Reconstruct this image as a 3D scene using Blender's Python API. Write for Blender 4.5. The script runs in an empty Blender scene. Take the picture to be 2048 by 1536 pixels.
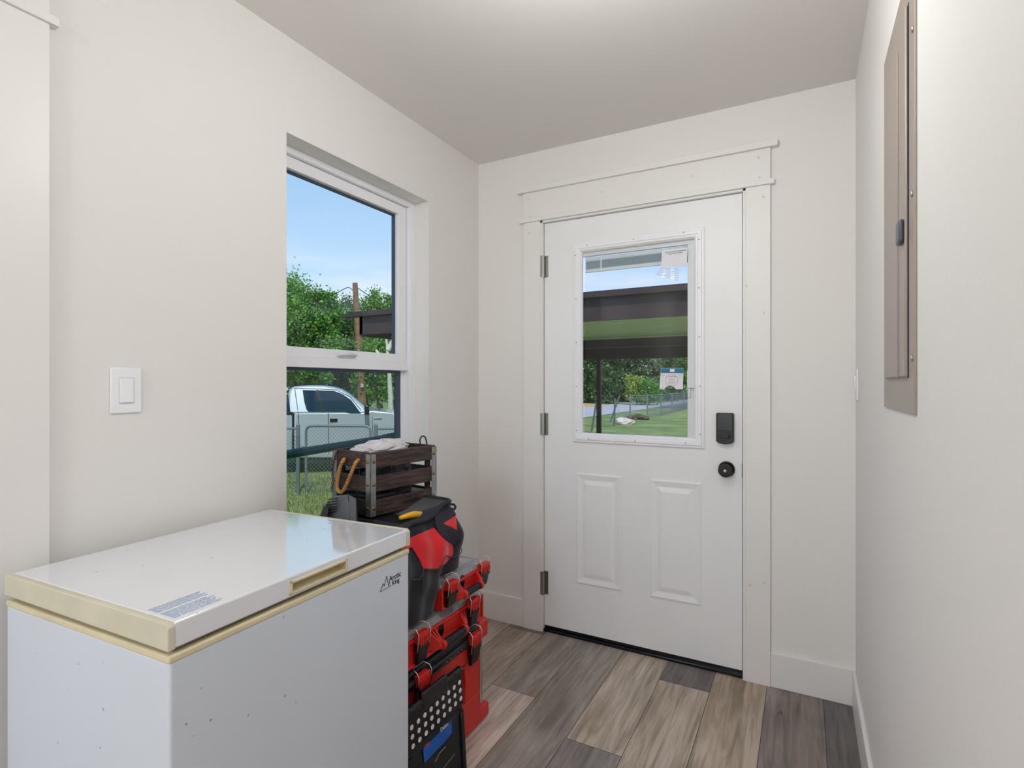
import bpy, math, random
import numpy as np
from mathutils import Vector, Matrix
R = math.radians
SC = bpy.context.scene
COL = SC.collection
random.seed(4); RNG = np.random.default_rng(11)

# ------------------------------------------------------------------ camera, light, exposure
YAW = R(28.43); F = 1079.0; CX, CY = 1024.0, 769.0; HC = 1.238
cam_d = bpy.data.cameras.new('camera'); cam = bpy.data.objects.new('camera', cam_d); COL.objects.link(cam)
cam.location = (0, 0, HC); cam.rotation_euler = (R(90), 0, YAW)
cam_d.sensor_width = 36; cam_d.lens = F/2048*36; cam_d.shift_y = 1/2048; cam_d.clip_start = 0.01; cam_d.clip_end = 500
SC.camera = cam
SC.view_settings.view_transform = 'Standard'; SC.view_settings.look = 'None'
SC.view_settings.exposure = 0.05; SC.view_settings.gamma = 1; SC.view_settings.use_curve_mapping = False
SC.cycles.use_denoising = True
SC.cycles.max_bounces = 14; SC.cycles.diffuse_bounces = 8; SC.cycles.transparent_max_bounces = 24
SC.cycles.sample_clamp_indirect = 6

def lin(r, g, b):
    f = lambda c: (c/255/12.92) if c/255 <= .04045 else ((c/255+.055)/1.055)**2.4
    return (f(r), f(g), f(b), 1)

W = bpy.data.worlds.new('world'); SC.world = W; W.use_nodes = True
nt = W.node_tree; nt.nodes.clear()
def N(t, ty, **kw):
    n = t.nodes.new(ty)
    for k, v in kw.items():
        if k in n.inputs: n.inputs[k].default_value = v
        else: setattr(n, k, v)
    return n
def L(t, a, b): t.links.new(a, b)
tc = N(nt, 'ShaderNodeTexCoord'); sx = N(nt, 'ShaderNodeSeparateXYZ'); L(nt, tc.outputs['Generated'], sx.inputs[0])
rp = N(nt, 'ShaderNodeValToRGB'); L(nt, sx.outputs['Z'], rp.inputs[0])
e = rp.color_ramp.elements
e[0].position = 0.0; e[0].color = lin(206, 219, 240)
e[1].position = 1.0; e[1].color = lin(70, 130, 205)
for p, c in ((.10, (205, 219, 242)), (.17, (188, 214, 246)), (.30, (166, 199, 236)), (.42, (146, 186, 230)), (.6, (110, 165, 225))):
    q = e.new(p); q.color = lin(*c)
mp = N(nt, 'ShaderNodeMapping'); mp.inputs['Scale'].default_value = (2.2, 2.2, 11)
L(nt, tc.outputs['Generated'], mp.inputs[0])
nz = N(nt, 'ShaderNodeTexNoise', Scale=2.2, Detail=6.0, Roughness=.55); L(nt, mp.outputs[0], nz.inputs['Vector'])
cr = N(nt, 'ShaderNodeValToRGB'); L(nt, nz.outputs[0], cr.inputs[0])
cr.color_ramp.elements[0].position = .38; cr.color_ramp.elements[0].color = (0, 0, 0, 1)
cr.color_ramp.elements[1].position = .62; cr.color_ramp.elements[1].color = (.75, .75, .75, 1)
low = N(nt, 'ShaderNodeMapRange'); L(nt, sx.outputs['Z'], low.inputs['Value'])
low.inputs['From Min'].default_value = .25; low.inputs['From Max'].default_value = .14
mm = N(nt, 'ShaderNodeMath', operation='MULTIPLY'); L(nt, cr.outputs[0], mm.inputs[0]); L(nt, low.outputs[0], mm.inputs[1])
mx = N(nt, 'ShaderNodeMix', data_type='RGBA'); L(nt, mm.outputs[0], mx.inputs['Factor']); L(nt, rp.outputs[0], mx.inputs['A']); mx.inputs['B'].default_value = lin(232, 234, 245)
bg = N(nt, 'ShaderNodeBackground', Strength=1.18); L(nt, mx.outputs['Result'], bg.inputs[0])
wo = N(nt, 'ShaderNodeOutputWorld'); L(nt, bg.outputs[0], wo.inputs[0])

sd = bpy.data.lights.new('sun', 'SUN'); sd.energy = 3.6; sd.angle = R(.6); sd.color = (1, .95, .86)
sun = bpy.data.objects.new('sun', sd); COL.objects.link(sun); sun.rotation_euler = (R(38), R(18), R(20))
SUNDIR = sun.rotation_euler.to_matrix() @ Vector((0, 0, 1))
SIDE_FILL = 14  # watts of the fill light added in an unseen side room
REAR_FILL = 14  # watts of the fill light added behind the camera
LIGHTS = [  # x, y, watt, colour of ceiling lamps out of frame; rear one is added fill
    (-0.42, 1.08, 13.0, (.97, .99, 1)), (-0.70, -1.9, 37, (.97, .99, 1))]

# ------------------------------------------------------------------ picture geometry -> place
FV = Vector((-math.sin(YAW), math.cos(YAW), 0)); RV = Vector((math.cos(YAW), math.sin(YAW), 0)); UV = Vector((0, 0, 1)); CO = Vector((0, 0, HC))
def ray(x, y): return FV + RV*((x-CX)/F) - UV*((y-CY)/F)
def ond(x, y, Z): return CO + ray(x, y)*Z
def onx(x, y, X): d = ray(x, y); return CO + d*(X/d.x)
def ony(x, y, Y): d = ray(x, y); return CO + d*(Y/d.y)
def onz(x, y, z): d = ray(x, y); return CO + d*((z-HC)/d.z)
def onp(x, y, p0, n): d = ray(x, y); return CO + d*((Vector(p0)-CO).dot(n)/d.dot(n))
def proj(p):
    v = Vector(p)-CO; z = v.dot(FV); return CX+F*v.dot(RV)/z, CY-F*v.z/z

# ------------------------------------------------------------------ materials
def base_mat(name):
    m = bpy.data.materials.new(name); m.use_nodes = True
    t = m.node_tree; return m, t, t.nodes['Principled BSDF']
def objco(t):
    return N(t, 'ShaderNodeNewGeometry').outputs['Position']
def bump(t, b, vec, scale, strength, dist=.002, detail=3):
    n = N(t, 'ShaderNodeTexNoise', Scale=scale, Detail=float(detail)); L(t, vec, n.inputs['Vector'])
    bp = N(t, 'ShaderNodeBump', Strength=strength, Distance=dist); L(t, n.outputs[0], bp.inputs['Height']); L(t, bp.outputs[0], b.inputs['Normal'])
def mat(name, c, rough=.5, metal=0, var=0, vs=20, bmp=0, bs=200, bd=.001, coat=0, sheen=0, spec=None):
    m, t, b = base_mat(name)
    b.inputs['Base Color'].default_value = lin(*c); b.inputs['Roughness'].default_value = rough; b.inputs['Metallic'].default_value = metal
    if coat: b.inputs['Coat Weight'].default_value = coat; b.inputs['Coat Roughness'].default_value = .08
    if sheen: b.inputs['Sheen Weight'].default_value = sheen
    if spec is not None: b.inputs['Specular IOR Level'].default_value = spec
    v = objco(t)
    if var:
        n = N(t, 'ShaderNodeTexNoise', Scale=float(vs), Detail=4.0); L(t, v, n.inputs['Vector'])
        mr = N(t, 'ShaderNodeMapRange'); L(t, n.outputs[0], mr.inputs['Value']); mr.inputs['From Min'].default_value = .3; mr.inputs['From Max'].default_value = .7
        mr.inputs['To Min'].default_value = 1-var; mr.inputs['To Max'].default_value = 1+var
        h = N(t, 'ShaderNodeHueSaturation'); h.inputs['Color'].default_value = lin(*c); L(t, mr.outputs[0], h.inputs['Value']); L(t, h.outputs[0], b.inputs['Base Color'])
    if bmp: bump(t, b, v, bs, bmp, bd)
    return m
def clearmat(name, tint, ior=1.28, extra=0., white=0.):
    m = bpy.data.materials.new(name); m.use_nodes = True; t = m.node_tree; t.nodes.clear()
    tr = N(t, 'ShaderNodeBsdfTransparent', Color=(*tint, 1)); gl = N(t, 'ShaderNodeBsdfGlossy', Roughness=.03)
    geo = N(t, 'ShaderNodeNewGeometry'); dt_ = N(t, 'ShaderNodeVectorMath', operation='DOT_PRODUCT'); L(t, geo.outputs['Incoming'], dt_.inputs[0]); L(t, geo.outputs['Normal'], dt_.inputs[1])
    ab = N(t, 'ShaderNodeMath', operation='ABSOLUTE'); L(t, dt_.outputs['Value'], ab.inputs[0]); om = N(t, 'ShaderNodeMath', operation='SUBTRACT', use_clamp=True); om.inputs[0].default_value = 1; L(t, ab.outputs[0], om.inputs[1])
    pw = N(t, 'ShaderNodeMath', operation='POWER'); L(t, om.outputs[0], pw.inputs[0]); pw.inputs[1].default_value = 5; r0 = ((ior-1)/(ior+1))**2
    ad = N(t, 'ShaderNodeMath', operation='MULTIPLY_ADD', use_clamp=True); L(t, pw.outputs[0], ad.inputs[0]); ad.inputs[1].default_value = 1-r0; ad.inputs[2].default_value = r0+extra
    mxs = N(t, 'ShaderNodeMixShader'); L(t, ad.outputs[0], mxs.inputs[0]); L(t, tr.outputs[0], mxs.inputs[1]); L(t, gl.outputs[0], mxs.inputs[2])
    out = N(t, 'ShaderNodeOutputMaterial'); last = mxs
    if white:
        df = N(t, 'ShaderNodeBsdfDiffuse', Color=(.85, .86, .88, 1)); m2 = N(t, 'ShaderNodeMixShader'); m2.inputs[0].default_value = white
        L(t, mxs.outputs[0], m2.inputs[1]); L(t, df.outputs[0], m2.inputs[2]); last = m2
    L(t, last.outputs[0], out.inputs[0]); return m

M = {}
M['wall'] = mat('wall_paint', (229, 226, 223), .62, bmp=.25, bs=170, bd=.002)
M['ceiling'] = mat('ceiling_paint', (228, 224, 220), .8, bmp=.15, bs=120)
M['trimw'] = mat('white_trim_paint', (231, 228, 226), .38)
M['door'] = mat('door_paint', (236, 236, 237), .4, var=.015, vs=6)
M['vinyl'] = mat('white_vinyl', (240, 240, 244), .3)
M['vinylg'] = mat('grey_vinyl', (214, 217, 220), .35)
M['spacer'] = mat('dark_spacer', (60, 72, 92), .4)
M['glass'] = clearmat('window_glass', (.95, .98, .97))
M['glassg'] = clearmat('tinted_window_glass', (.84, .91, .88), extra=.01)
M['glassd'] = clearmat('door_glass', (.93, .95, .95), extra=.0)
M['black'] = mat('black_plastic', (20, 21, 25), .38, bmp=.1, bs=400)
M['blackg'] = mat('glossy_black', (12, 14, 20), .22)
M['grey'] = mat('charcoal_plastic', (84, 86, 95), .4, bmp=.1, bs=300)
M['steel'] = mat('galvanised_steel', (168, 172, 174), .42, 1., var=.12, vs=30)
M['chrome'] = mat('bright_steel', (200, 200, 200), .2, 1.)
M['nickel'] = mat('satin_nickel', (170, 168, 162), .35, 1.)
M['brass'] = mat('antique_brass', (150, 116, 52), .28, 1.)
M['rust'] = mat('rusty_iron', (74, 48, 44), .7, .4, var=.3, vs=90)
M['red'] = mat('red_plastic', (205, 38, 30), .38, bmp=.08, bs=500)
M['redcloth'] = mat('red_canvas', (214, 22, 36), .85, var=.06, vs=14, bmp=.5, bs=700, bd=.001, sheen=.3)
M['blackcloth'] = mat('black_canvas', (22, 23, 32), .85, var=.15, vs=18, bmp=.5, bs=700, bd=.001, sheen=.2)
M['webbing'] = mat('black_webbing', (34, 35, 46), .8, bmp=.6, bs=900, bd=.0012)
M['clear'] = clearmat('clear_plastic', (.88, .88, .9), 1.5, .10, .16)
M['baggie'] = clearmat('plastic_film', (.9, .9, .92), 1.5, .10, .22)
M['bagplastic'] = mat('white_plastic_bag', (206, 202, 204), .45, var=.12, vs=25, bmp=.6, bs=60, bd=.004)
M['rope'] = mat('jute_rope', (178, 128, 72), .85, var=.25, vs=120, bmp=.5, bs=500)
M['cream'] = mat('yellowed_plastic', (214, 203, 168), .4, var=.05, vs=12)
M['creamd'] = mat('aged_cream_trim', (206, 200, 178), .45, var=.07, vs=10)
M['gasket'] = mat('grey_gasket', (120, 112, 100), .7)
M['yellow'] = mat('yellow_plastic', (236, 176, 24), .4)
M['tan'] = mat('tan_wood', (160, 122, 66), .6, var=.3, vs=60)
M['taupe'] = mat('taupe_painted_steel', (158, 147, 138), .42, var=.02, vs=8)
M['ink'] = mat('black_ink', (30, 34, 38), .5)
M['inkb'] = mat('blue_ink', (120, 150, 190), .6)
M['inkr'] = mat('red_ink', (196, 60, 74), .6)
M['inkg'] = mat('grey_ink', (130, 140, 150), .6)
M['paper'] = mat('white_paper', (226, 228, 234), .55)
M['teal'] = mat('teal_print', (10, 112, 150), .5)
M['blue'] = mat('blue_print', (14, 88, 178), .45, var=.15, vs=40)
M['orange'] = mat('orange_print', (222, 88, 50), .5)
M['lamp'] = mat('lamp_diffuser', (240, 240, 236), .5)
M['dot'] = mat('white_rubber', (222, 212, 214), .55)
M['stain'] = mat('knot_stain', (222, 206, 176), .45, var=.03, vs=60)
M['concrete'] = mat('concrete', (206, 192, 184), .9, var=.12, vs=14, bmp=.6, bs=30, bd=.02)
M['road'] = mat('grey_road', (176, 170, 172), .9, var=.08, vs=1.2)
M['asphalt'] = mat('dark_asphalt', (104, 106, 116), .9, var=.1, vs=2)
M['bark'] = mat('bark', (92, 76, 60), .9, var=.3, vs=14)
M['deadwood'] = mat('pale_dead_wood', (196, 190, 176), .8, var=.2, vs=14)
M['pole'] = mat('weathered_pole', (128, 96, 74), .85, var=.25, vs=7)
M['wire'] = mat('dark_wire', (56, 60, 70), .6)
M['fence'] = mat('zinc_fence', (128, 136, 140), .5, .6)
M['brown'] = mat('dark_brown_metal', (58, 42, 42), .55, var=.12, vs=5)
M['soffit'] = mat('pale_green_deck', (232, 230, 210), .5)
M['dkgreen'] = mat('dark_green_reflection', (24, 66, 58), .45)
M['house'] = mat('white_siding', (226, 226, 230), .7)
M['roofd'] = mat('dark_shingle', (66, 60, 60), .9)
M['truck'] = mat('silver_car_paint', (196, 198, 208), .3, .4, coat=.6)
M['carglass'] = mat('dark_car_glass', (30, 46, 60), .08)
M['tyre'] = mat('tyre_rubber', (28, 28, 30), .8)
M['soil'] = mat('dry_grass_edge', (188, 160, 106), .95, var=.2, vs=3)

def wood_mat(name, c1, c2, axis=1):
    m, t, b = base_mat(name); tc = N(t, 'ShaderNodeTexCoord')
    mp = N(t, 'ShaderNodeMapping'); s = [60, 60, 60]; s[axis] = 5; mp.inputs['Scale'].default_value = s
    L(t, tc.outputs['Object'], mp.inputs[0]); n = N(t, 'ShaderNodeTexNoise', Scale=2.5, Detail=8.0, Distortion=.8); L(t, mp.outputs[0], n.inputs['Vector'])
    r = N(t, 'ShaderNodeValToRGB'); L(t, n.outputs[0], r.inputs[0]); r.color_ramp.elements[0].position = .35; r.color_ramp.elements[1].position = .7
    r.color_ramp.elements[0].color = lin(*c1); r.color_ramp.elements[1].color = lin(*c2); L(t, r.outputs[0], b.inputs['Base Color']); b.inputs['Roughness'].default_value = .55
    bp = N(t, 'ShaderNodeBump', Strength=.5, Distance=.002); L(t, n.outputs[0], bp.inputs['Height']); L(t, bp.outputs[0], b.inputs['Normal']); return m
M['slat'] = wood_mat('dark_stained_wood', (30, 22, 22), (84, 64, 58), 1)

def freezer_mat(name, c, rough, coat):
    m, t, b = base_mat(name); v = objco(t)
    vo = N(t, 'ShaderNodeTexVoronoi', Scale=26.0); L(t, v, vo.inputs['Vector'])
    nd = N(t, 'ShaderNodeTexNoise', Scale=90.0); L(t, v, nd.inputs['Vector'])
    lt = N(t, 'ShaderNodeMath', operation='LESS_THAN'); ad = N(t, 'ShaderNodeMath', operation='MULTIPLY_ADD'); L(t, nd.outputs[0], ad.inputs[0]); ad.inputs[1].default_value = .12; L(t, vo.outputs['Distance'], ad.inputs[2])
    L(t, ad.outputs[0], lt.inputs[0]); lt.inputs[1].default_value = .125
    sp = N(t, 'ShaderNodeSeparateColor'); L(t, vo.outputs['Color'], sp.inputs[0]); g = N(t, 'ShaderNodeMath', operation='GREATER_THAN'); L(t, sp.outputs[0], g.inputs[0]); g.inputs[1].default_value = .55
    mu = N(t, 'ShaderNodeMath', operation='MULTIPLY'); L(t, lt.outputs[0], mu.inputs[0]); L(t, g.outputs[0], mu.inputs[1])
    m2 = N(t, 'ShaderNodeMath', operation='MULTIPLY'); L(t, mu.outputs[0], m2.inputs[0]); m2.inputs[1].default_value = .6
    x = N(t, 'ShaderNodeMix', data_type='RGBA'); L(t, m2.outputs[0], x.inputs['Factor']); x.inputs['A'].default_value = lin(*c); x.inputs['B'].default_value = lin(120, 104, 84)
    L(t, x.outputs['Result'], b.inputs['Base Color']); b.inputs['Roughness'].default_value = rough
    if coat: b.inputs['Coat Weight'].default_value = coat; b.inputs['Coat Roughness'].default_value = .05
    bump(t, b, v, 9, .10, .01, 2); return m
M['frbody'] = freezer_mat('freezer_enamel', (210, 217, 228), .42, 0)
M['frlid'] = freezer_mat('freezer_lid_enamel', (232, 235, 241), .14, 1.)
M['frlid'].node_tree.nodes['Principled BSDF'].inputs['Coat IOR'].default_value = 2.4

def floor_mat():
    m, t, b = base_mat('plank_floor')
    at = N(t, 'ShaderNodeAttribute', attribute_name='plank'); pid = N(t, 'ShaderNodeAttribute', attribute_name='pid')
    pos = objco(t); of = N(t, 'ShaderNodeVectorMath', operation='MULTIPLY_ADD'); L(t, pid.outputs['Color'], of.inputs[0]); of.inputs[1].default_value = (7, 7, 7); L(t, pos, of.inputs[2])
    mp = N(t, 'ShaderNodeMapping'); mp.inputs['Scale'].default_value = (22, 1.7, 1); L(t, of.outputs[0], mp.inputs[0])
    n1 = N(t, 'ShaderNodeTexNoise', Scale=1.6, Detail=10.0, Roughness=.62, Distortion=1.1); L(t, mp.outputs[0], n1.inputs['Vector'])
    mp2 = N(t, 'ShaderNodeMapping'); mp2.inputs['Scale'].default_value = (7, 2.2, 1); L(t, of.outputs[0], mp2.inputs[0])
    n2 = N(t, 'ShaderNodeTexNoise', Scale=1.2, Detail=3.0, Distortion=.6); L(t, mp2.outputs[0], n2.inputs['Vector'])
    mp3 = N(t, 'ShaderNodeMapping'); mp3.inputs['Scale'].default_value = (90, 3, 1); L(t, of.outputs[0], mp3.inputs[0])
    n3 = N(t, 'ShaderNodeTexNoise', Scale=1.5, Detail=4.0); L(t, mp3.outputs[0], n3.inputs['Vector'])
    def mr(src, a, bb, lo, hi):
        q = N(t, 'ShaderNodeMapRange'); L(t, src, q.inputs['Value'])
        for k, vv in zip(('From Min', 'From Max', 'To Min', 'To Max'), (a, bb, lo, hi)): q.inputs[k].default_value = vv
        return q.outputs[0]
    def mul(a, bb):
        q = N(t, 'ShaderNodeMath', operation='MULTIPLY'); L(t, a, q.inputs[0]); L(t, bb, q.inputs[1]); return q.outputs[0]
    v = mul(mul(mr(n1.outputs[0], .32, .60, .60, 1.10), mr(n2.outputs[0], .3, .7, .78, 1.15)), mr(n3.outputs[0], .3, .7, .88, 1.10))
    mp4 = N(t, 'ShaderNodeMapping'); mp4.inputs['Scale'].default_value = (16, 3.2, 1); L(t, of.outputs[0], mp4.inputs[0])
    n4 = N(t, 'ShaderNodeTexNoise', Scale=1.3, Detail=5.0, Roughness=.6, Distortion=2.2); L(t, mp4.outputs[0], n4.inputs['Vector'])
    v = mul(v, mr(n4.outputs[0], .255, .34, .45, 1.0))
    h = N(t, 'ShaderNodeHueSaturation'); L(t, at.outputs['Color'], h.inputs['Color']); L(t, v, h.inputs['Value'])
    L(t, mr(n2.outputs[0], .3, .7, 1.1, .8), h.inputs['Saturation'])
    uv = N(t, 'ShaderNodeUVMap'); s = N(t, 'ShaderNodeSeparateXYZ'); L(t, uv.outputs[0], s.inputs[0])
    def edge(src):
        q = N(t, 'ShaderNodeMath', operation='LESS_THAN'); L(t, src, q.inputs[0]); q.inputs[1].default_value = .0022; return q.outputs[0]
    ed = N(t, 'ShaderNodeMath', operation='MAXIMUM'); L(t, edge(s.outputs[0]), ed.inputs[0]); L(t, edge(s.outputs[1]), ed.inputs[1])
    x = N(t, 'ShaderNodeMix', data_type='RGBA'); L(t, ed.outputs[0], x.inputs['Factor']); L(t, h.outputs[0], x.inputs['A']); x.inputs['B'].default_value = lin(48, 42, 40)
    L(t, x.outputs['Result'], b.inputs['Base Color']); b.inputs['Roughness'].default_value = .5; b.inputs['Specular IOR Level'].default_value = .35
    bp = N(t, 'ShaderNodeBump', Strength=.25, Distance=.001); L(t, n3.outputs[0], bp.inputs['Height']); L(t, bp.outputs[0], b.inputs['Normal']); return m
M['floor'] = floor_mat()

def leaf_mat(name, c, c2, trans=.35):
    m = bpy.data.materials.new(name); m.use_nodes = True; t = m.node_tree; b = t.nodes['Principled BSDF']; out = t.nodes['Material Output']
    at = N(t, 'ShaderNodeAttribute', attribute_name='leafv'); x = N(t, 'ShaderNodeMix', data_type='RGBA'); L(t, at.outputs['Fac'], x.inputs['Factor'])
    x.inputs['A'].default_value = lin(*c); x.inputs['B'].default_value = lin(*c2); L(t, x.outputs['Result'], b.inputs['Base Color']); b.inputs['Roughness'].default_value = .5
    tr = N(t, 'ShaderNodeBsdfTranslucent'); L(t, x.outputs['Result'], tr.inputs[0]); ms = N(t, 'ShaderNodeMixShader'); ms.inputs[0].default_value = trans
    L(t, b.outputs[0], ms.inputs[1]); L(t, tr.outputs[0], ms.inputs[2]); L(t, ms.outputs[0], out.inputs[0]); return m
M['leafA'] = leaf_mat('broad_leaf', (62, 116, 40), (140, 186, 84))
M['leafB'] = leaf_mat('dark_leaf', (50, 84, 44), (104, 140, 78))
M['leafC'] = leaf_mat('yellow_leaf', (110, 142, 48), (196, 204, 100))
M['leafD'] = leaf_mat('grey_leaf', (72, 100, 62), (140, 160, 116))
M['blade'] = leaf_mat('grass_blade', (110, 132, 66), (186, 184, 124), .2)

def lawn_mat():
    m, t, b = base_mat('lawn'); v = objco(t)
    n = N(t, 'ShaderNodeTexNoise', Scale=.8, Detail=8.0, Roughness=.7); L(t, v, n.inputs['Vector'])
    r = N(t, 'ShaderNodeValToRGB'); L(t, n.outputs[0], r.inputs[0]); e = r.color_ramp.elements
    e[0].position = .35; e[0].color = lin(104, 128, 66); e[1].position = .68; e[1].color = lin(172, 166, 112); q = e.new(.5); q.color = lin(128, 148, 80)
    n2 = N(t, 'ShaderNodeTexNoise', Scale=30.0, Detail=4.0); L(t, v, n2.inputs['Vector'])
    h = N(t, 'ShaderNodeHueSaturation'); L(t, r.outputs[0], h.inputs['Color']); mr = N(t, 'ShaderNodeMapRange'); L(t, n2.outputs[0], mr.inputs['Value'])
    mr.inputs['From Min'].default_value = .3; mr.inputs['From Max'].default_value = .7; mr.inputs['To Min'].default_value = .7; mr.inputs['To Max'].default_value = 1.25; L(t, mr.outputs[0], h.inputs['Value'])
    L(t, h.outputs[0], b.inputs['Base Color']); b.inputs['Roughness'].default_value = .95
    bp = N(t, 'ShaderNodeBump', Strength=1., Distance=.06); L(t, n2.outputs[0], bp.inputs['Height']); L(t, bp.outputs[0], b.inputs['Normal']); return m
M['lawn'] = lawn_mat()

# ------------------------------------------------------------------ objects
ROOTM = {}
def thing(name, label, cat, loc=(0, 0, 0), rotz=0, group=None):
    o = bpy.data.objects.new(name, None); COL.objects.link(o); o.location = loc; o.rotation_euler = (0, 0, rotz); o.empty_display_size = .05
    o['label'] = label; o['category'] = cat
    if group: o['group'] = group
    ROOTM[o.name] = Matrix.LocRotScale(Vector(loc), Matrix.Rotation(rotz, 3, 'Z'), Vector((1, 1, 1))); return o
def tag(o, label, cat, group=None):
    o['label'] = label; o['category'] = cat
    if group: o['group'] = group
    return o
def rootmat(p):
    while p.parent: p = p.parent
    return ROOTM.get(p.name, Matrix())

class MB:
    def __init__(s): s.v = []; s.f = []
    def add(s, vs, fs):
        k = len(s.v); s.v += [Vector(p) for p in vs]; s.f += [tuple(i+k for i in f) for f in fs]; return s
    def box(s, x0, x1, y0, y1, z0, z1, X=None):
        vs = [Vector((x, y, z)) for z in (z0, z1) for y in (y0, y1) for x in (x0, x1)]
        if X is not None: vs = [X @ v for v in vs]
        return s.add(vs, [(0, 2, 3, 1), (4, 5, 7, 6), (0, 1, 5, 4), (2, 6, 7, 3), (0, 4, 6, 2), (1, 3, 7, 5)])
    def hexa(s, vs):  # 8 corners: bottom loop 4 then top loop 4
        return s.add(vs, [(3, 2, 1, 0), (4, 5, 6, 7), (0, 1, 5, 4), (1, 2, 6, 5), (2, 3, 7, 6), (3, 0, 4, 7)])
    def tube(s, pts, r, n=8, closed=False, caps=True):
        pts = [Vector(p) for p in pts]; m = len(pts); rr = r if hasattr(r, '__len__') else [r]*m
        ref = None; vs = []
        for i, p in enumerate(pts):
            a = pts[(i-1) % m] if (i or closed) else p; b = pts[(i+1) % m] if (i < m-1 or closed) else p
            t = (b-a).normalized()
            if ref is None: ref = t.cross(Vector((0, 0, 1))); ref = ref if ref.length > .1 else t.cross(Vector((1, 0, 0)))
            ref = (ref - t*ref.dot(t)).normalized(); c = t.cross(ref)
            vs += [p + (ref*math.cos(2*math.pi*k/n) + c*math.sin(2*math.pi*k/n))*rr[i] for k in range(n)]
        fs = []
        for i in range(m if closed else m-1):
            j = (i+1) % m
            fs += [(i*n+k, i*n+(k+1) % n, j*n+(k+1) % n, j*n+k) for k in range(n)]
        if caps and not closed: fs += [tuple(range(n-1, -1, -1)), tuple((m-1)*n+k for k in range(n))]
        return s.add(vs, fs)
    def cyl(s, a, b, r, n=16, r2=None): return s.tube([a, b], [r, r if r2 is None else r2], n)
    def prism(s, poly, off):  # planar polygon (Vectors) extruded by off
        n = len(poly); off = Vector(off); vs = [Vector(p) for p in poly]+[Vector(p)+off for p in poly]
        return s.add(vs, [tuple(range(n-1, -1, -1)), tuple(range(n, 2*n))]+[(i, (i+1) % n, n+(i+1) % n, n+i) for i in range(n)])
    def dome(s, c, nrm, r, h, n=14, m=4):
        c = Vector(c); nrm = Vector(nrm).normalized(); a = nrm.cross(Vector((0, 0, 1))); a = a.normalized() if a.length > .1 else Vector((1, 0, 0)); b = nrm.cross(a)
        vs = []; fs = []
        for i in range(m):
            t = i/m*math.pi/2
            vs += [c + (a*math.cos(2*math.pi*k/n)+b*math.sin(2*math.pi*k/n))*r*math.cos(t) + nrm*h*math.sin(t) for k in range(n)]
        vs.append(c+nrm*h)
        for i in range(m-1): fs += [(i*n+k, i*n+(k+1) % n, (i+1)*n+(k+1) % n, (i+1)*n+k) for k in range(n)]
        fs += [((m-1)*n+k, (m-1)*n+(k+1) % n, m*n) for k in range(n)]; fs.append(tuple(range(n-1, -1, -1)))
        return s.add(vs, fs)
    def build(s, name, m, parent=None, bev=0, seg=2, smooth=False, local=False, kind=None):
        vs = s.v
        if parent is not None and not local:
            inv = rootmat(parent).inverted(); vs = [inv @ v for v in vs]
        me = bpy.data.meshes.new(name); me.from_pydata([tuple(v) for v in vs], [], s.f); me.materials.append(M[m]); me.update()
        import bmesh
        bm = bmesh.new(); bm.from_mesh(me); bmesh.ops.recalc_face_normals(bm, faces=bm.faces); bm.to_mesh(me); bm.free()
        o = bpy.data.objects.new(name, me); COL.objects.link(o)
        if parent is not None: o.parent = parent
        if smooth:
            for p in me.polygons: p.use_smooth = True
        if bev:
            b = o.modifiers.new('bevel', 'BEVEL'); b.width = bev; b.segments = seg; b.limit_method = 'ANGLE'; b.angle_limit = R(40)
            for p in me.polygons: p.use_smooth = True
            b.harden_normals = False
            try: me.set_sharp_from_angle(angle=R(50))
            except Exception: pass
        if kind: o['kind'] = kind
        return o
def struct(name, mb, m, bev=0): return mb.build(name, m, None, bev, kind='structure')
def part(name, m, parent, fn, **kw): mb = MB(); fn(mb); return mb.build(name, m, parent, **kw)

def text(name, body, m, size, origin, right, up, parent, ext=.0002, local=False, sx=1., shear=0, align='LEFT', bold=0):
    c = bpy.data.curves.new(name, 'FONT'); c.body = body; c.size = size; c.extrude = ext; c.align_x = align; c.shear = shear; c.offset = bold; c.materials.append(M[m])
    tmp = bpy.data.objects.new(name, c); COL.objects.link(tmp); dg = bpy.context.evaluated_depsgraph_get(); me = bpy.data.meshes.new_from_object(tmp.evaluated_get(dg))
    bpy.data.objects.remove(tmp); bpy.data.curves.remove(c); me.materials.clear(); me.materials.append(M[m]); o = bpy.data.objects.new(name, me); COL.objects.link(o)
    r = Vector(right).normalized(); u = Vector(up).normalized(); n = r.cross(u)
    X = Matrix((r*sx, u, n)).transposed().to_4x4(); X.translation = Vector(origin)
    o.parent = parent
    if not local: X = rootmat(parent).inverted() @ X
    o.matrix_local = X; return o

# ================================================================== ROOM
XL, XR, YD, ZC = -1.536, .175, 2.46, 2.416; YB = -2.9; T = .14
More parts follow.
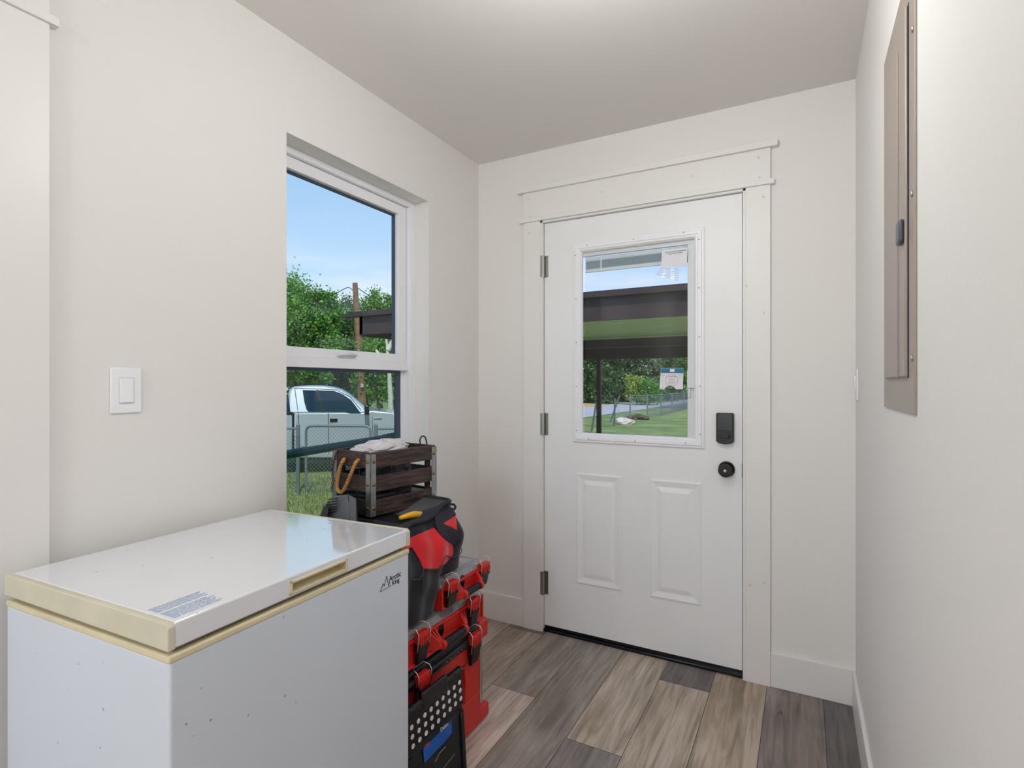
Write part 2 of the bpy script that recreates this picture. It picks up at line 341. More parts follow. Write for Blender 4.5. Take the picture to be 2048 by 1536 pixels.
# floor of planks: one mesh, each face a plank with its own tone
def build_floor():
    light = [(190, 173, 158), (196, 180, 164), (206, 190, 174)]; dark = [(134, 126, 120), (126, 118, 112)]; mid = [(176, 160, 146)]
    known = {  # column -> joints and tones from the door backwards
        -7: ([2.46, 2.416, 1.25], [(130, 122, 116), (168, 152, 139), (178, 164, 151)]), -6: ([2.46, 1.92, .75], [(152, 140, 130), (192, 173, 159), (140, 130, 124)]),
        -5: ([2.46, 1.2], [(150, 139, 130), (186, 168, 153)]), -4: ([2.46, 1.75, .55], [(182, 166, 148), (142, 134, 130), (200, 184, 168)]),
        -3: ([2.46, 2.284, 1.08], [(118, 110, 108), (188, 172, 156), (150, 140, 130)]), -2: ([2.46, 1.65], [(184, 166, 147), (196, 176, 156)]),
        -1: ([2.46, 1.3], [(138, 126, 120), (190, 172, 156)]), 0: ([2.46, 1.5], [(110, 104, 102), (140, 130, 124)])}
    vs, fs, cols, ids, uvs = [], [], [], [], []
    for c in range(-8, 1):
        x0 = .065 + c*.2; x1 = x0+.2; a0, a1 = max(x0, XL-.01), min(x1, XR+.01)
        if a1 <= a0: continue
        js, tn = known.get(c, ([2.46], [(170, 156, 144)])); js = list(js); tn = list(tn)
        while js[-1] > YB: js.append(js[-1]-1.2-random.random()*.1); tn.append(random.choice(light+dark+mid))
        for i in range(len(js)-1):
            y1, y0 = js[i], js[i+1]; k = len(vs)
            vs += [(a0, y0, 0), (a1, y0, 0), (a1, y1, 0), (a0, y1, 0)]; fs.append((k, k+1, k+2, k+3))
            cols.append(lin(*tn[i])); ids.append((random.random(), random.random(), random.random(), 1))
            uvs += [(a0-x0, 0), (a1-x0, 0), (a1-x0, y1-y0), (a0-x0, y1-y0)]
    me = bpy.data.meshes.new('floor'); me.from_pydata(vs, [], fs); me.materials.append(M['floor'])
    ul = me.uv_layers.new(name='UVMap')
    for i, q in enumerate(uvs): ul.data[i].uv = q
    for nm, dat in (('plank', cols), ('pid', ids)):
        a = me.color_attributes.new(nm, 'FLOAT_COLOR', 'CORNER')
        for fi in range(len(fs)):
            for j in range(4): a.data[fi*4+j].color = dat[fi]
    o = bpy.data.objects.new('floor', me); COL.objects.link(o); o['kind'] = 'structure'
build_floor()
struct('subfloor', MB().box(XL-T, XR+T, YB-T, YD+T, -.2, -.004), 'concrete')
struct('ceiling', MB().box(XL-T, XR+T, YB-T, YD+T, ZC, ZC+.15), 'ceiling')
WY0, WY1, WZ0, WZ1 = 1.239, 2.022, .58, 2.09
wl = MB(); wl.box(XL-T, XL, YB, WY0, 0, ZC).box(XL-T, XL, WY1, YD, 0, ZC).box(XL-T, XL, WY0, WY1, 0, WZ0).box(XL-T, XL, WY0, WY1, WZ1, ZC); struct('wall_left', wl, 'wall')
DX0, DX1, DZ1 = -1.166, -.212, 2.058
wd = MB(); wd.box(XL-T, DX0, YD, YD+T, 0, ZC).box(DX1, XR+T, YD, YD+T, 0, ZC).box(DX0, DX1, YD, YD+T, DZ1, ZC); struct('wall_back', wd, 'wall')
OY0, OY1 = -1.35, -.08   # wide opening added behind the camera to let side fill light in
struct('wall_right', MB().box(XR, XR+T, OY1, YD, 0, ZC).box(XR, XR+T, YB, OY0, 0, ZC).box(XR, XR+T, OY0, OY1, 2.06, ZC), 'wall')
sr = MB(); SX = 2.3; SA, SB = -1.8, .35  # unseen side room, added to carry the side fill light
sr.box(XR+T, SX, SB, SB+.1, 0, ZC).box(XR+T, SX, SA-.1, SA, 0, ZC).box(SX, SX+.1, SA, SB, 0, .55).box(SX, SX+.1, SA, SB, 2.2, ZC).box(SX, SX+.1, SA, -1.55, .55, 2.2).box(SX, SX+.1, .1, SB, .55, 2.2)
struct('wall_added_room', sr, 'wall'); struct('ceiling_added_room', MB().box(XR+T, SX+.1, SA, SB, ZC, ZC+.1), 'ceiling'); struct('floor_added_room', MB().box(XR+T, SX+.1, SA, SB, -.06, 0), 'tan')
w3 = struct('window_added_side', MB().box(SX+.02, SX+.06, -1.55, .1, .55, .60).box(SX+.02, SX+.06, -1.55, .1, 2.15, 2.2).box(SX+.02, SX+.06, -1.55, -1.50, .55, 2.2).box(SX+.02, SX+.06, .05, .1, .55, 2.2).box(SX+.02, SX+.06, -.75, -.70, .55, 2.2), 'vinyl')  # unseen window frame added round the side fill light
sl_ = bpy.data.lights.new('side_fill_light', 'AREA'); sl_.shape = 'RECTANGLE'; sl_.size = 1.6; sl_.size_y = 1.6; sl_.energy = SIDE_FILL; sl_.color = (.93, .97, 1.0)  # area light added as fill from the side
so = bpy.data.objects.new('side_fill_light', sl_); COL.objects.link(so); so.location = (SX+.08, -.725, 1.375); so.rotation_euler = (R(90), 0, R(90))
wf = MB(); fx0, fx1, fz0, fz1 = -1.35, 0.0, .7, 2.2
wf.box(XL-T, fx0, YB-T, YB, 0, ZC).box(fx1, XR+T, YB-T, YB, 0, ZC).box(fx0, fx1, YB-T, YB, 0, fz0).box(fx0, fx1, YB-T, YB, fz1, ZC); struct('wall_front', wf, 'wall')
w2 = struct('window_added_rear', MB().box(fx0, fx1, YB-.1, YB-.05, fz0, fz0+.05).box(fx0, fx1, YB-.1, YB-.05, fz1-.05, fz1).box(fx0, fx0+.05, YB-.1, YB-.05, fz0, fz1).box(fx1-.05, fx1, YB-.1, YB-.05, fz0, fz1).box(-.70, -.65, YB-.1, YB-.05, fz0, fz1), 'vinyl')  # unseen rear window, added as an opening for the fill light
MB().box(fx0+.05, fx1-.05, YB-.078, YB-.074, fz0+.05, fz1-.05).build('glass_pane', 'glass', w2)
dl = bpy.data.lights.new('rear_fill_light', 'AREA'); dl.shape = 'RECTANGLE'; dl.size = 1.3; dl.size_y = 1.45; dl.energy = REAR_FILL; dl.color = (.93, .97, 1.0)  # area light added as fill from behind the camera
do = bpy.data.objects.new('rear_fill_light', dl); COL.objects.link(do); do.location = (-.675, YB-.12, 1.45); do.rotation_euler = (R(90), 0, 0)
# baseboards
struct('baseboard_back', MB().box(XL, -1.258, YD-.013, YD, 0, .14).box(-.121, XR, YD-.013, YD, 0, .14), 'trimw', .002)
struct('baseboard_right', MB().box(XR-.013, XR, OY1, YD-.013, 0, .14).box(XR-.013, XR, YB, OY0, 0, .14), 'trimw', .002)
struct('baseboard_left', MB().box(XL, XL+.013, .583, YD-.013, 0, .14), 'trimw', .002)
# casing round the door, craftsman style
t1 = MB(); f = YD-.017
t1.box(-1.258, -1.163, f, YD, 0, 2.058).box(-.215, -.121, f, YD, 0, 2.058)
t1.box(-1.275, -.106, f-.008, YD, 2.058, 2.080).box(-1.258, -.121, f-.001, YD, 2.080, 2.208).box(-1.287, -.094, f-.014, YD, 2.208, 2.236)
cs = struct('trim_1', t1, 'trimw', .0015)
# yellowish knots bleeding through the paint
kn = [(1057, 399), (1203, 384), (1383, 352), (1517, 315), (1519, 355), (1060, 434), (1059, 467), (1527, 393), (1493, 572), (1528, 626), (1500, 1170), (1528, 1165)]
km = MB()
for i, (px, py) in enumerate(kn):
    p = ony(px, py, f-.0005); km.add([p+Vector((math.cos(a)*.004*(1+.6*random.random()), -.0012, math.sin(a)*.004*(1+.6*random.random()))) for a in [k*math.pi/5 for k in range(10)]], [tuple(range(10))])
km.build('knot_stain', 'stain', cs)
# jamb + threshold
struct('door_jamb', MB().box(DX0, -1.151, f+.004, YD+T, 0, DZ1).box(-.226, DX1, f+.004, YD+T, 0, DZ1).box(DX0, DX1, f+.004, YD+T, 2.048, DZ1), 'trimw', .001)
struct('door_threshold', MB().box(-1.151, -.226, YD-.004, YD+T+.02, 0, .014), 'blackg', .003)
# second casing on the left wall
t2 = MB(); g = XL+.017
t2.box(XL, g, .487, .583, 0, 2.064).box(XL, g+.006, -.45, .600, 2.064, 2.086).box(XL, g, -.43, .583, 2.086, 2.215).box(XL, g+.012, -.46, .612, 2.215, 2.24).box(XL, g, -.43, -.334, 0, 2.064)
struct('trim_2', t2, 'trimw', .0015)
struct('door_2', MB().box(XL, XL+.006, -.334, .487, .01, 2.064), 'door', .001)

# ---------------------------------------------------------------- entry door
yf = YD+.006; HX0, HX1, HZ0, HZ1 = -.96, -.405, .995, 1.893
d = MB(); a0, a1, b0, b1 = -1.148, -.230, .030, 2.046
d.box(a0, HX0, yf, yf+.044, b0, b1).box(HX1, a1, yf, yf+.044, b0, b1).box(HX0, HX1, yf, yf+.044, b0, HZ0).box(HX0, HX1, yf, yf+.044, HZ1, b1)
def rings(mb, x0, x1, z0, z1, prof, y):
    k = None; vs = []; fs = []
    for i, (ins, out) in enumerate(prof):
        vs += [(x0+ins, y-out, z0+ins), (x1-ins, y-out, z0+ins), (x1-ins, y-out, z1-ins), (x0+ins, y-out, z1-ins)]
        if i: fs += [((i-1)*4+j, (i-1)*4+(j+1) % 4, i*4+(j+1) % 4, i*4+j) for j in range(4)]
    return vs, fs
for (x0, x1) in ((-.977, -.752), (-.619, -.394)):
    vs, fs = rings(d, x0, x1, .271, .808, [(0, -.001), (.001, .004), (.007, .006), (.012, .005), (.030, .0012), (.034, .0012), (.054, .006)], yf)
    fs.append((24, 25, 26, 27)); d.add(vs, fs)
door = d.build('door_1', 'door', None, kind='structure')
sw = MB().box(a0, a1, yf+.002, yf+.042, .012, .030).build('door_sweep', 'blackg', door)
fr = MB()
vs, fs = rings(fr, -.992, -.380, .958, 1.924, [(0, -.001), (0, .006), (.004, .009), (.010, .009), (.014, .013), (.026, .013), (.030, .010), (.036, .010), (.044, .002), (.046, -.01)], yf)
fr.add(vs, fs); lf = fr.build('window_frame', 'vinyl', door)
MB().box(HX0+.02, HX1-.002, yf+.018, yf+.021, HZ0+.01, HZ1-.006).build('glass_pane', 'glassd', door)
# blind cassette between the panes
bl = MB(); gy = yf+.016
bl.box(-.455, -.405, gy-.004, gy+.012, HZ0+.005, 1.860).box(-.958, -.405, gy-.004, gy+.012, 1.860, 1.892); bl.build('blind_cassette', 'vinylg', door, .001)
MB().box(-.940, -.457, gy+.007, gy+.013, 1.840, 1.857).build('head_rail', 'vinyl', door, .002)
MB().box(-.940, -.457, gy+.006, gy+.014, 1.783, 1.799).build('bottom_rail', 'vinyl', door, .002)
st = MB(); M['slatg'] = mat('grey_blind_slat', (172, 180, 188), .5)
for k in range(11): st.box(-.938, -.458, gy+.007, gy+.012, 1.8005+k*.0035, 1.8027+k*.0035)
st.build('blind_slat', 'slatg', door)
MB().box(-.862, -.856, gy+.004, gy+.007, 1.784, 1.852).box(-.556, -.550, gy+.004, gy+.007, 1.784, 1.852).build('ladder_cord', 'vinyl', door)
MB().box(-.455, -.4225, gy-.018, gy-.004, 1.222, 1.300).box(-.453, -.441, gy-.013, gy-.004, 1.182, 1.222).build('tilt_slider', 'vinylg', door, .002)
scr = [(1174, 491), (1267, 479), (1367, 465), (1398, 479), (1398, 576), (1399, 674), (1400, 772), (1400, 869), (1150, 511), (1152, 598), (1153, 685), (1153, 773), (1153, 861), (1177, 878), (1270, 882), (1371, 886)]
for px, py in scr:
    p = ony(px, py, yf-.012); MB().dome(p, (0, -1, 0), .0035, .002, 8, 2).build('screw', 'brass', lf)
# hinges
for z0, z1 in ((1.776, 1.884), (.984, 1.095), (.185, .301)):
    h = MB().cyl((-1.1495, yf-.014, z0), (-1.1495, yf-.014, z1), .0065, 12).box(-1.150, -1.128, yf-.002, yf+.001, z0, z1).box(-1.166, -1.150, YD-.014, YD-.0115, z0, z1)
    h.build('hinge', 'nickel', door)
# smart deadbolt
zt = MB().prism([Vector((x, yf-.001, z)) for x, z in ((-.331, .996), (-.331, 1.112), (-.327, 1.117), (-.265, 1.117), (-.261, 1.112), (-.261, .996), (-.272, .988), (-.296, .984), (-.320, .988))], (0, -.024, 0))
dbo = zt.build('deadbolt_case', 'black', door, .003)
MB().box(-.325, -.267, yf-.0262, yf-.025, 1.044, 1.113).build('battery_cover', 'blackg', dbo, .0005)
MB().cyl((-.296, yf-.025, 1.020), (-.296, yf-.031, 1.020), .020, 24).build('thumbturn_ring', 'black', dbo, .001)
MB().box(-.316, -.277, yf-.046, yf-.031, 1.014, 1.0235).build('thumbturn', 'blackg', dbo, .002)
MB().cyl((-.291, yf, .877), (-.291, yf-.010, .877), .0335, 32).build('knob_rose', 'blackg', door, .003)
kb = MB().tube([(-.291, yf-.008, .877), (-.291, yf-.03, .877), (-.291, yf-.034, .877), (-.291, yf-.054, .877), (-.291, yf-.058, .877)], [.012, .012, .026, .0285, .0255], 32).build('door_knob', 'blackg', door, .001)
MB().cyl((-.291, yf-.058, .877), (-.291, yf-.0595, .877), .006, 16).build('knob_button', 'nickel', kb)
MB().box(-.2305, -.2185, yf-.003, yf+.008, .845, .905).build('latch_plate', 'blackg', door, .001)

# ---- papers on the door glass
py = YD-.003
def quadp(pts, Y): return [ony(x, y, Y) for x, y in pts]
sheet = thing('instruction_sheet', 'small white paper sheet with two lines of print taped high on the door glass', 'sheet', ony(1349, 535, py))
q = quadp([(1324, 499.5), (1375, 496), (1373.5, 532), (1322, 536.5)], py+.004)
MB().prism(q, (0, .0006, 0)).build('paper', 'paper', sheet)
for s_, (px, pyy), sz in (('Scan for finishing instructions', (1330.5, 506.2), .0078), ('and product details', (1336.5, 509), .0078)):
    text('printed_text', s_, 'ink', sz, ony(px, pyy, py+.0034), (1, 0, .03), (0, 0, 1), sheet)
def wavy(name, label, cat, poly_px, Y, m, amp, nn=14):
    (ax, ay), (bx, by), (cx, cy), (dx, dy) = poly_px; mb = MB(); vs = []; fs = []
    for i in range(nn+1):
        for j in range(nn+1):
            u, v = i/nn, j/nn
            x = (ax*(1-u)+bx*u)*(1-v)+(dx*(1-u)+cx*u)*v; y = (ay*(1-u)+by*u)*(1-v)+(dy*(1-u)+cy*u)*v
            p = ony(x, y, Y); p.y -= amp*(.5+.5*math.sin(u*11+v*7)*math.cos(v*9-u*4)); vs.append(p)
    fs = [(i*(nn+1)+j, (i+1)*(nn+1)+j, (i+1)*(nn+1)+j+1, i*(nn+1)+j+1) for i in range(nn) for j in range(nn)]
    mb.add(vs, fs); return tag(mb.build(name, m, None, smooth=True), label, cat)
wavy('plastic_bag', 'clear crumpled plastic pouch hanging below the printed sheet on the door glass', 'plastic bag', [(1322, 536), (1360, 537), (1356, 562), (1311, 550)], py+.002, 'baggie', .006)
lab = thing('warning_label', 'white and teal printed label with a red octagon on the door glass', 'label', ony(1344, 778, py))
outl = [(1322, 736.4), (1366.5, 736.4), (1366.8, 747), (1365.6, 778), (1352.5, 779), (1349, 775), (1344, 772), (1338, 771.5), (1332, 774), (1328, 779), (1319, 777.5), (1321, 747)]
MB().prism([ony(x, y, yf+.013) for x, y in outl], (0, .0005, 0)).build('paper', 'paper', lab)
YY = yf+.0125
def band(pts): return MB().prism([ony(x, y, YY) for x, y in pts], (0, .0003, 0))
band([(1322.5, 736.8), (1366.3, 736.8), (1366.6, 746.4), (1321.6, 745.8)]).build('teal_band', 'teal', lab)
YY = yf+.0122; band([(1340, 738), (1349, 738), (1349, 744), (1340, 744)]).build('logo_patch', 'paper', lab)
oc = [ony(1343.3+13.2*math.cos(R(22.5+45*k)), 760+12*math.sin(R(22.5+45*k)), yf+.0122) for k in range(8)]
MB().tube(oc, .0005, 4, closed=True).build('octagon_outline', 'inkr', lab)
for s_, px, pyy, sz, mt in (('ATTENTION', 1343.4, 753.8, .0072, 'inkr'), ('DO NOT REMOVE', 1343.4, 757, .0048, 'inkg'), ('inspect before use', 1343.4, 760, .0048, 'inkg'), ('see instructions', 1343.4, 762.6, .0048, 'inkg'), ('CAUTION', 1343.4, 766.5, .006, 'inkr')):
    if s_ in ('DO NOT REMOVE', 'inspect before use', 'see instructions'):
        for k in range(4): MB().box(*(lambda p: (p.x-.012+.0065*k, p.x-.0075+.0065*k, p.y, p.y+.0003, p.z, p.z+.0016))(ony(px, pyy, yf+.0122))).build('fine_print', mt, lab)
    else: text('printed_text', s_, mt, sz, ony(px, pyy, yf+.0122), (1, 0, 0), (0, 0, 1), lab, align='CENTER')
for px in (1326, 1361):
    p = ony(px, 750.3, yf+.0122); MB().tube([p+Vector((.0055*math.cos(R(30*k)), 0, .004*math.sin(R(30*k)))) for k in range(12)], .0004, 4, closed=True).build('round_seal', 'inkg', lab)

# ---------------------------------------------------------------- window
w = MB(); xo = XL-T; xi = XL-.080
w.box(xo, xi, WY0, 1.275, WZ0, WZ1).box(xo, xi, 1.985, WY1, WZ0, WZ1).box(xo, xi, 1.275, 1.985, 2.065, WZ1).box(xo, xi, 1.275, 1.985, WZ0, .62)
win = w.build('window_1', 'vinyl', None, .002, kind='structure')
w = MB(); w.box(xo-.01, xi-.012, 1.275, 1.985, 1.302, 1.342).box(xo-.01, xi-.035, 1.965, 1.985, .62, 1.31).box(xo-.01, xi-.035, 1.275, 1.29, .62, 1.31).box(xo-.01, xi-.035, 1.29, 1.965, .62, .64)
w.box(xi-.03, xi-.006, 2.0, 2.012, .62, 2.06)
w.build('meeting_rail', 'vinyl', win, .0015)
w = MB(); sx0, sx1 = xi-.05, xi-.018
w.box(sx0, sx1, 1.28, 1.318, 1.342, 2.063).box(sx0, sx1, 1.926, 1.978, 1.342, 2.063).box(sx0, sx1, 1.318, 1.926, 2.02, 2.063).box(sx0, sx1, 1.318, 1.926, 1.342, 1.377)
w.box(sx0+.006, sx1-.008, 1.958, 1.984, 1.342, 2.063)
sash = w.build('sash', 'vinyl', win, .002)
MB().box(sx0, sx0+.012, 1.915, 1.926, 1.377, 2.02).box(sx0, sx0+.012, 1.318, 1.915, 2.012, 2.02).build('glazing_spacer', 'spacer', sash)
MB().box(sx0+.004, sx0+.007, 1.318, 1.926, 1.377, 2.02).build('glass_pane', 'glass', sash)
MB().box(xo+.0, xo+.02, 1.945, 1.965, .64, 1.302).box(xo, xo+.02, 1.29, 1.945, 1.290, 1.302).build('glazing_spacer', 'spacer', win)
MB().box(xo+.008, xo+.011, 1.29, 1.965, .64, 1.302).build('glass_pane', 'glassg', win)
p0 = onx(695, 708, sx1)
lt = MB(); lt.tube([(sx1-.002, p0.y-.055, 1.352), (sx1+.012, p0.y-.045, 1.356), (sx1+.014, p0.y, 1.361), (sx1+.012, p0.y+.035, 1.357), (sx1-.002, p0.y+.043, 1.352)], [.004, .006, .008, .006, .003], 10)
lt.build('sash_latch', 'vinylg', sash, smooth=True)
MB().box(xi-.024, xi-.004, 1.988, 2.004, 1.93, 2.045).build('sash_stop', 'vinyl', win, .001)
MB().box(xi-.02, xi-.001, 1.990, 1.999, 1.40, 1.43).build('tilt_catch', 'vinylg', win, .001)

# ---------------------------------------------------------------- switches
def switch(label, org, nrm, tiltup=True):
    n = Vector(nrm); s = n.x  # faces +x or -x
    t = thing('light_switch', label, 'switch', org)
    x, y, z = org
    def bx(d0, d1, y0, y1, z0, z1): a, b = sorted((x+s*d0, x+s*d1)); return MB().box(a, b, y+y0, y+y1, z+z0, z+z1)
    bx(0, .006, -.036, .036, -.058, .058).build('cover_plate', 'vinyl', t, .0022)
    bx(.006, .0072, -.0175, .0175, -.034, .034).build('rocker_frame', 'vinylg', t, .0005)
    mb = MB(); hi, lo = (.0105, .0078) if not tiltup else (.0078, .0105)
    if abs(s) and not tiltup: hi, lo = .014, .007
    pts = [(x+s*.006, y-.0155, z-.031), (x+s*.006, y+.0155, z-.031), (x+s*lo, y+.0155, z-.031), (x+s*lo, y-.0155, z-.031), (x+s*.006, y-.0155, z+.031), (x+s*.006, y+.0155, z+.031), (x+s*hi, y+.0155, z+.031), (x+s*hi, y-.0155, z+.031)]
    mb.hexa(pts).build('rocker', 'vinyl', t, .001)
    for dz in (-.0485, .0485): MB().dome((x+s*.0058, y, z+dz), n, .0033, .0012, 10, 2).build('screw', 'vinyl', t)
switch('white rocker light switch on the left wall above the freezer', (XL, .747, 1.223), (1, 0, 0))
yy = (onx(1711, 780, XR).y+onx(1721, 780, XR).y)/2
switch('white rocker light switch on the right wall beside the grey breaker panel, near the corner', (XR, 2.375, 1.238), (-1, 0, 0), False)

# ---------------------------------------------------------------- breaker panel
pt = thing('breaker_panel', 'tall taupe metal breaker panel set in the right wall', 'electrical panel', (XR, 1.38, 1.183))
P0, P1, Q0, Q1 = 1.173, 1.585, 1.184, 2.017
MB().box(XR-.004, XR, P0, P1, Q0, Q1).build('cover', 'taupe', pt, .0012)
dy0 = onx(1812, 500, XR-.008).y; dz0 = onx(1800, 772, XR-.008).z
pd = MB().box(XR-.010, XR-.004, dy0, 1.515, 1.252, 1.945).build('panel_door', 'taupe', pt, .003)
MB().box(XR-.0048, XR-.004, dy0-.004, dy0+.002, 1.25, 1.947).build('door_gap', 'ink', pt)
yc = onx(1796, 500, XR-.01).y
MB().box(XR-.0125, XR-.0095, yc-.006, yc+.004, 1.252, 1.90).build('door_rib', 'taupe', pd, .001)
yl = onx(1803, 465, XR-.012).y; zl = onx(1803, 465, XR-.012)
MB().box(XR-.019, XR-.010, yl-.018, yl+.022, zl.z-.022, zl.z+.022).build('latch', 'grey', pd, .004)
for px, pyy in ((1827, 57), (1825, 388), (1825, 716), (1774, 213), (1774, 470), (1774, 722)):
    p = onx(px, pyy, XR-.004); p.y = min(max(p.y, P0+.012), P1-.012)
    MB().dome((XR-.0042, p.y, p.z), (-1, 0, 0), .006, .004, 12, 3).build('screw', 'chrome', pt, smooth=True)

# ---------------------------------------------------------------- ceiling lamps out of view; the rear one is added as fill
for i, (lx, ly, wt, colr) in enumerate(LIGHTS):
    t = thing('unseen_ceiling_light', ['round flush ceiling light with opal dome above the freezer front', 'added unseen round fill lamp on the ceiling near the front wall'][i], 'ceiling light', (lx, ly, ZC))
    MB().tube([(lx, ly, ZC-.001), (lx, ly, ZC-.022)], [.15, .145], 40).build('housing', 'vinyl', t)
    ld = bpy.data.lights.new('lamp_glow', 'POINT'); ld.shadow_soft_size = .11; ld.energy = wt; ld.color = colr
    lo = bpy.data.objects.new('lamp_glow', ld); COL.objects.link(lo); lo.parent = t; lo.location = (0, 0, -.24)

# ================================================================== FREEZER
FR = thing('chest_freezer', 'white chest freezer with yellowed cream trim against the left wall', 'freezer', (-1.215, .8315, 0), R(2.7))
hx, hy = .2745, .3295
def fb(name, m, *b, bev=.002, par=FR, seg=2): return MB().box(*b).build(name, m, par, bev, seg, local=True)
fb('body', 'frbody', -hx+.0015, hx-.0015, -hy+.0015, hy-.0015, .012, .775, bev=.005, seg=4)
fb('foot_rail', 'black', -hx+.03, hx-.03, -hy+.03, hy-.03, 0, .012)
tm = MB().box(-hx, hx, -hy, hy, .772, .786).build('body_trim', 'cream', FR, .004, 3, local=True)
fb('gasket', 'gasket', -hx+.013, hx-.013, -hy+.014, hy-.014, .786, .796)
lid = fb('lid', 'frlid', -hx+.003, hx-.001, -hy+.010, hy-.010, .795, .840, bev=.004, seg=4)
cp = [(-hx, .797), (-hx, .834), (-hx+.006, .840), (hx-.006, .8405), (hx+.001, .833), (hx+.001, .7945)]
for nm, ya, yb in (('end_cap', -hy-.002, -hy+.011), ('end_cap', hy-.011, hy+.002)):
    MB().prism([Vector((x, ya, z)) for x, z in cp], (0, yb-ya, 0)).build(nm, 'creamd', lid, .002, 3, local=True)
inv = ROOTM[FR.name].inverted(); nf = ROOTM[FR.name].to_3x3() @ Vector((1, 0, 0)); pf = ROOTM[FR.name] @ Vector((hx, 0, 0))
ha = inv @ onp(580, 1172, pf, nf); hb = inv @ onp(694, 1127, pf, nf)
h0, h1 = ha.y, hb.y; zz0, zz1 = .8015, .8285
def carve(o, b6):  # cut a box out of a part, keeping its bevelled edges
    ct = MB().box(*b6).build('cutter', 'cream', None, local=True); ct.parent = FR; bo = o.modifiers.new('cut', 'BOOLEAN'); bo.operation = 'DIFFERENCE'; bo.object = ct; bo.solver = 'EXACT'
    bpy.context.view_layer.update(); me = bpy.data.meshes.new_from_object(o.evaluated_get(bpy.context.evaluated_depsgraph_get())); o.modifiers.clear(); o.data = me; bpy.data.objects.remove(ct)
carve(lid, (hx-.024, hx+.03, h0+.004, h1-.004, zz0+.003, zz1-.003))
HB = MB()
for bb in ((h0, h1, zz0, zz0+.0045), (h0, h1, zz1-.0045, zz1), (h0, h0+.0055, zz0, zz1), (h1-.0055, h1, zz0, zz1)): HB.box(hx-.004, hx+.003, *bb)
HB.build('handle', 'cream', lid, .0012, 2, local=True)
HL = MB(); xb_ = hx-.0235
HL.hexa([Vector(v) for v in ((xb_, h0+.0042, zz0+.0032), (hx-.002, h0+.0042, zz0+.0032), (hx-.002, h1-.0042, zz0+.0032), (xb_, h1-.0042, zz0+.0032), (xb_, h0+.0042, zz0+.010), (hx-.002, h0+.0042, zz0+.0045), (hx-.002, h1-.0042, zz0+.0045), (xb_, h1-.0042, zz0+.010))])
HL.box(xb_-.0003, xb_+.001, h0+.0042, h1-.0042, zz0+.0032, zz1-.0032).box(xb_, hx, h0+.0041, h0+.0052, zz0+.0032, zz1-.0032).box(xb_, hx, h1-.0052, h1-.0041, zz0+.0032, zz1-.0032).box(xb_, hx, h0+.0041, h1-.0041, zz1-.0042, zz1-.0032)
HL.build('handle_recess', 'cream', lid, local=True)
# maker's emblem: mountain zigzag and lettering
fx = hx-.0012
E0 = inv @ onp(761, 1184, pf, nf); LY = .0
def fp(y, z): return Vector((fx, y, z))
e0 = E0.y; ez = E0.z
mz = MB(); path = [(0, 0), (.012, .017), (.017, .010), (.026, .032), (.034, .004), (.040, .013)]
for (a_, b_), (c_, d_) in zip(path, path[1:]): mz.tube([fp(e0+a_, ez+b_), fp(e0+c_, ez+d_)], .0009, 6)
mz.tube([fp(e0, ez), fp(e0+.046, ez+.0015)], .0006, 6); mz.build('mountain_emblem', 'ink', FR, local=True)
text('maker_lettering', 'Arctic', 'ink', .020, fp(e0+.036, ez+.014), (0, 1, 0), (0, 0, 1), FR, local=True, bold=.00025)
text('maker_lettering', 'King', 'ink', .017, fp(e0+.048, ez+.0005), (0, 1, 0), (0, 0, 1), FR, local=True, bold=.00025)
# care label printed on the lid
c0 = inv @ onz(319, 1226, .84); c1 = inv @ onz(352, 1236, .84)
lb = MB()
for r_ in range(15):
    x_ = hx-.020-.0052*r_; off = 0 if r_ < 9 else .004
    if r_ == 8: continue
    yy0 = -hy+.020
    while yy0 < -hy+.105:
        wl_ = random.uniform(.005, .016); lb.box(x_, x_+.0021, yy0, yy0+wl_, .8401, .84025); yy0 += wl_+.0022
lb.build('care_label', 'inkb', lid, local=True)

# ================================================================== TOOL STORAGE STACK  (front faces +x)
XF = -1.037
def latch(par, y, z0, z1, w_, xf, wire='chrome', comb=True):
    zt_ = z1; zm = z0+(z1-z0)*.66
    l = MB().hexa([Vector(v) for v in ((xf, y-w_*.42, z0), (xf+.012, y-w_*.42, z0+.004), (xf+.012, y+w_*.42, z0+.004), (xf, y+w_*.42, z0), (xf, y-w_/2, zm), (xf+.024, y-w_/2, zm), (xf+.024, y+w_/2, zm), (xf, y+w_/2, zm))])
    lo = l.build('latch', 'blackg', par, .003)
    MB().box(xf, xf+.022, y-w_/2+.002, y+w_/2-.002, zm, z1-.004).build('latch_base', 'red' if comb else 'blackg', lo, .002)
    if comb:
        c = MB()
        for k in range(5): c.box(xf+.0225, xf+.0245, y-w_*.40+k*w_*.175, y-w_*.40+k*w_*.175+w_*.08, zm-.006, zm+(zt_-zm)*.5)
        c.build('comb_rib', 'red', lo)
    h_ = w_/2+.003; b = MB()
    b.tube([(xf+.004, y-h_, z0+.4*(z1-z0)), (xf+.018, y-h_, z0+.45*(z1-z0)), (xf+.022, y-h_, z1-.004), (xf+.014, y-h_, z1+.008), (xf-.006, y-h_+.004, z1+.014), (xf-.006, y+h_-.004, z1+.014), (xf+.014, y+h_, z1+.008), (xf+.022, y+h_, z1-.004), (xf+.018, y+h_, z0+.45*(z1-z0)), (xf+.004, y+h_, z0+.4*(z1-z0))], .0018, 8)
    b.build('latch_bail', wire, lo, smooth=True)
    return lo
